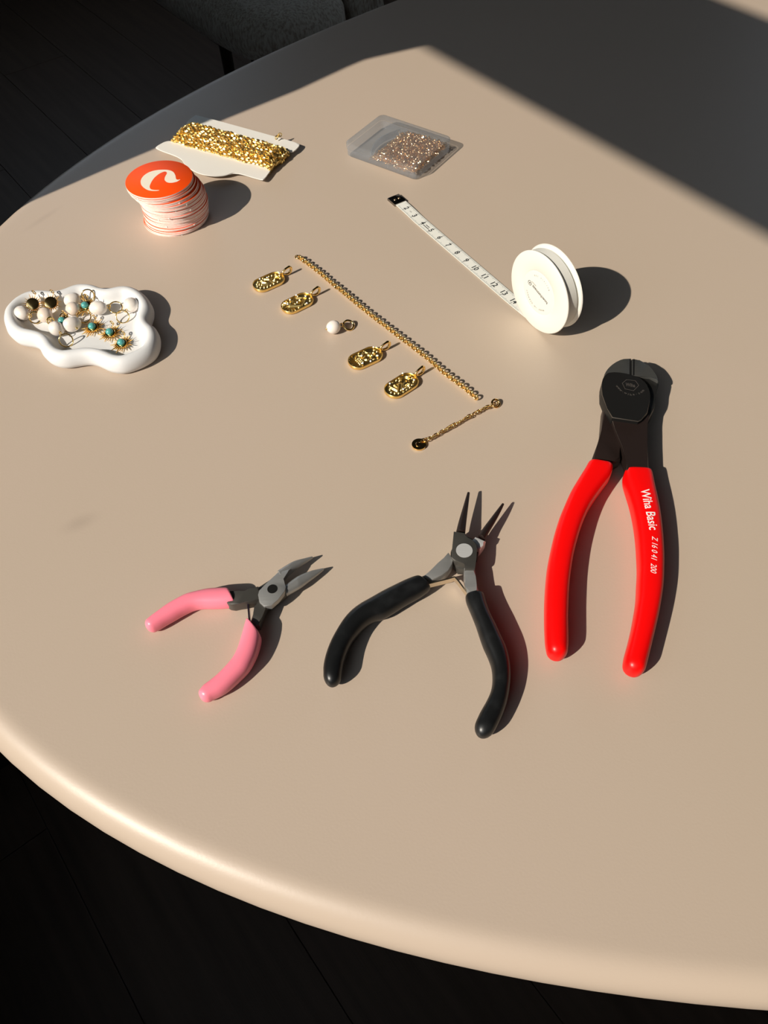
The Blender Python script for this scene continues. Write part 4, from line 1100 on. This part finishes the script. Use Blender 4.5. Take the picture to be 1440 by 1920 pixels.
# ------------------------------------------------------------------ cloud dish
DO = catmull(D['dish'], 200, True)
DP = [Vector(p[:2]) for p in DO]
for _ in range(2): DP = [(DP[i - 1] + DP[i] * 2 + DP[(i + 1) % len(DP)]) / 4 for i in range(len(DP))]
if area2([tuple(p) for p in DP]) < 0: DP = DP[::-1]
def inset(pts, d, sm):
    n = len(pts); out = []
    for i in range(n):
        tg_ = (pts[(i + 1) % n] - pts[i - 1]).normalized(); out.append(pts[i] + Vector((-tg_.y, tg_.x)) * d)
    for _ in range(sm): out = [(out[i - 1] + out[i] * 2 + out[(i + 1) % n]) / 4 for i in range(n)]
    return out
dc = cen([tuple(p) for p in DP])
rings = []; cur = inset(DP, 2.6, 1); rings.append([(p.x, p.y, 0.0) for p in cur])
cur = DP; acc = 0
for dd_, z in ((0.7, 1.4), (0.0, 4.0), (0.5, 7.2), (1.6, 9.2), (3.2, 10.6), (4.8, 11.0), (6.3, 10.6), (7.8, 9.0), (8.8, 7.0), (9.7, 5.2), (11.2, 4.2), (13.0, 3.9)):
    if dd_ > acc:
        cur = inset(cur, dd_ - acc, 1); acc = dd_; base_ = cur
    elif dd_ == 0.0: cur = DP; acc = 0
    pts_ = inset(DP, 0.7, 0) if dd_ == 0.7 else cur
    if dd_ == 0.7: acc = 0; cur = DP
    rings.append([(p.x, p.y, z) for p in pts_])
last = rings[-1]; c_ = cen([p[:2] for p in last])
for k in (0.8, 0.55, 0.3, 0.08): rings.append([(c_[0] + (x - c_[0]) * k, c_[1] + (y - c_[1]) * k, 3.9) for x, y, z in last])
mb = MB(); loft(mb, rings)
dish = mb.build('trinket_dish', M['plaster'], origin=(*dc, 0), sharp=0)
tag(dish, 'white cloud-shaped plaster dish holding pearl and sun charms', 'dish')

FZD = 3.95
PL = D['pearls'] + D['pearls2']; RG = D['rings']; RG2 = D['rings2']
G = 'pearl charms in the cloud dish'
def pz(r): return FZD + r * 0.9
def ra(i, c): return math.atan2(c[1] - PL[i][1], c[0] - PL[i][0])
pearl_charm((*PL[0], pz(4.9)), (5.7, 5.0, 4.9), ra(0, RG[0]), (RG[0][0], RG[0][1], 7.5), (0.4, -0.8, 0.6), 3.4, 'white ringed pearl charm at the far left end of the dish', G, z0=FZD, seed=11)
pearl_charm((*PL[1], pz(5.0)), (5.6, 5.2, 5.0), ra(1, RG[1]), (RG[1][0], RG[1][1], 7.5), (0.7, -0.5, 0.5), 2.2, 'round blush pearl charm before the second dark sun charm in the dish', G, pink=True, z0=FZD, seed=12, bead=False)
pearl_charm((*PL[2], pz(4.9)), (5.9, 4.6, 4.9), 0.5, (RG2[0][0], RG2[0][1], 9.2), (0.25, -0.9, 0.35), 3.7, 'pearl charm farthest back in the dish with an upright gold ring', G, z0=FZD, seed=13, bead=False)
pearl_charm((*PL[3], pz(5.0)), (5.0, 4.8, 5.0), ra(3, RG2[1]), (RG2[1][0], RG2[1][1], 6.3), (0.1, -0.35, 0.9), 4.2, 'peach pearl charm in the middle of the pearl cluster', G, pink=True, z0=FZD, seed=14, bead=False)
pearl_charm((*PL[4], pz(5.2)), (5.4, 5.0, 5.2), ra(4, RG[2]), (RG[2][0], RG[2][1], 7.5), (0.35, -0.85, 0.5), 3.9, 'creased white pearl charm nearest the front rim of the dish', G, z0=FZD, seed=15, wob=0.035, bead=False)
pearl_charm((*PL[5], pz(5.2)), (6.0, 5.0, 5.2), 0.7, (PL[5][0] - 6.5, PL[5][1] + 7, 8.0), (0.8, -0.5, 0.3), 2.8, 'large knobbly white pearl charm right of the creased pearl', G, z0=FZD, seed=16, wob=0.04)
pearl_charm((*PL[6], pz(4.8)), (6.3, 4.9, 4.8), 0.1, (RG2[2][0], RG2[2][1], 6.3), (0.15, -0.3, 0.9), 4.0, 'oblong pearl charm with a flat gold ring to its right', G, z0=FZD, seed=17, wob=0.035, bead=False)
pearl_charm((*PL[7], pz(4.9)), (5.2, 5.4, 4.9), 0.3, (RG2[3][0], RG2[3][1], 6.6), (0.1, -0.7, 0.7), 3.9, 'two-tone pearl charm alone in the right upper lobe of the dish', G, z0=FZD, seed=18, bead=True)

def sun_charm(c, nrm, label, z0, stone=True, seed=1, R=8.0, flip=False):
    rng = random.Random(seed); nrm = Vector(nrm).normalized(); c = Vector(c)
    x = nrm.cross(Vector((0, 1, 0.1))).normalized(); y = nrm.cross(x)
    t = thing('sun_charm', (c.x, c.y), label, 'charm', 'sun charms in the cloud dish', z=z0)
    def w(u, v, h): return c + x * u + y * v + nrm * h
    def rays(b):
        n = 22; V = [w(0, 0, 0.0), w(0, 0, 0.9)]; F = []
        for i in range(n):
            a = 2 * PI * i / n; L_ = R * (1.0 if i % 2 == 0 else 0.78) * rng.uniform(0.88, 1.05); h = PI / n * 0.95; r0_ = 3.5 if flip else 2.9
            k = len(V)
            V += [w(r0_ * math.cos(a - h), r0_ * math.sin(a - h), -0.3), w(r0_ * math.cos(a + h), r0_ * math.sin(a + h), -0.3), w(r0_ * math.cos(a), r0_ * math.sin(a), 0.8), w(L_ * math.cos(a), L_ * math.sin(a), 0.1), w(L_ * math.cos(a), L_ * math.sin(a), -0.3)]
            F += [(k, k + 2, k + 3), (k + 2, k + 1, k + 3), (k, k + 3, k + 4), (k + 1, k + 4, k + 3), (k, k + 4, k + 1)]
        b.add(V[2:], [tuple(i_ - 2 for i_ in f) for f in F])
        m_ = 24; rim = []
        for r_, h_ in ((3.4, -0.4), (3.4, 0.5), (3.0, 0.95), (2.2, 1.05)):
            rim.append([w(r_ * math.cos(2 * PI * i / m_), r_ * math.sin(2 * PI * i / m_), h_) for i in range(m_)])
        loft(b, rim)
    part('rays', M['gold_flat'] if flip else M['gold'], t, rays, smooth=False)
    if flip:
        def back(b):
            m_ = 30; loft(b, [[w(r_ * math.cos(2 * PI * i / m_), r_ * math.sin(2 * PI * i / m_), h_) for i in range(m_)] for r_, h_ in ((3.7, 0.4), (3.7, 1.0), (3.5, 1.1))])
        part('back_disc', M['gold_flat'], t, back)
    if stone:
        st_ = MB(); s_ = c + nrm * 1.4
        ellipsoid(st_, s_, 2.3, 2.3, 2.0, nu=20, nv=12)
        st_.build('turquoise_stone', M['turquoise'], t, sharp=0)
    rgp = w(0, -(R + 0.3), 0.1)
    part('bail_ring', M['gold'], t, lambda b: torus(b, (rgp.x, rgp.y, max(rgp.z, z0 + 1.6)), (0.7, 0.3, 0.5), 1.35, 0.32, 16, 6), sharp=0)
    return t
SU = D['suns'] + D['suns2']
sun_charm((*SU[0], 9.6), (0.2, -0.55, 0.8), 'sun charm turned dark back up at the left end of the dish', FZD, False, 1, 7.2, True)
sun_charm((*SU[1], 9.6), (0.2, -0.5, 0.8), 'sun charm turned dark back up beside the farthest pearls', FZD, False, 2, 7.0, True)
sun_charm((*SU[2], 8.4), (-0.2, -0.35, 0.9), 'turquoise sun charm squeezed between pearls below the upright ring', FZD, True, 3, 7.0)
sun_charm((*SU[3], 8.0), (-0.4, -0.3, 0.85), 'turquoise sun charm half buried among the left pearls', FZD, True, 4, 6.0)
sun_charm((*SU[4], 5.6), (-0.12, -0.16, 0.98), 'turquoise sun charm lying nearest the large knobbly pearl', FZD, True, 5, 8.0)
sun_charm((*SU[5], 5.4), (-0.1, -0.12, 0.98), 'turquoise sun charm in the middle of the row of three', FZD, True, 6, 8.0)
sun_charm((*SU[6], 5.5), (-0.12, -0.16, 0.98), 'turquoise sun charm closest to the front right rim of the dish', FZD, True, 7, 8.0)
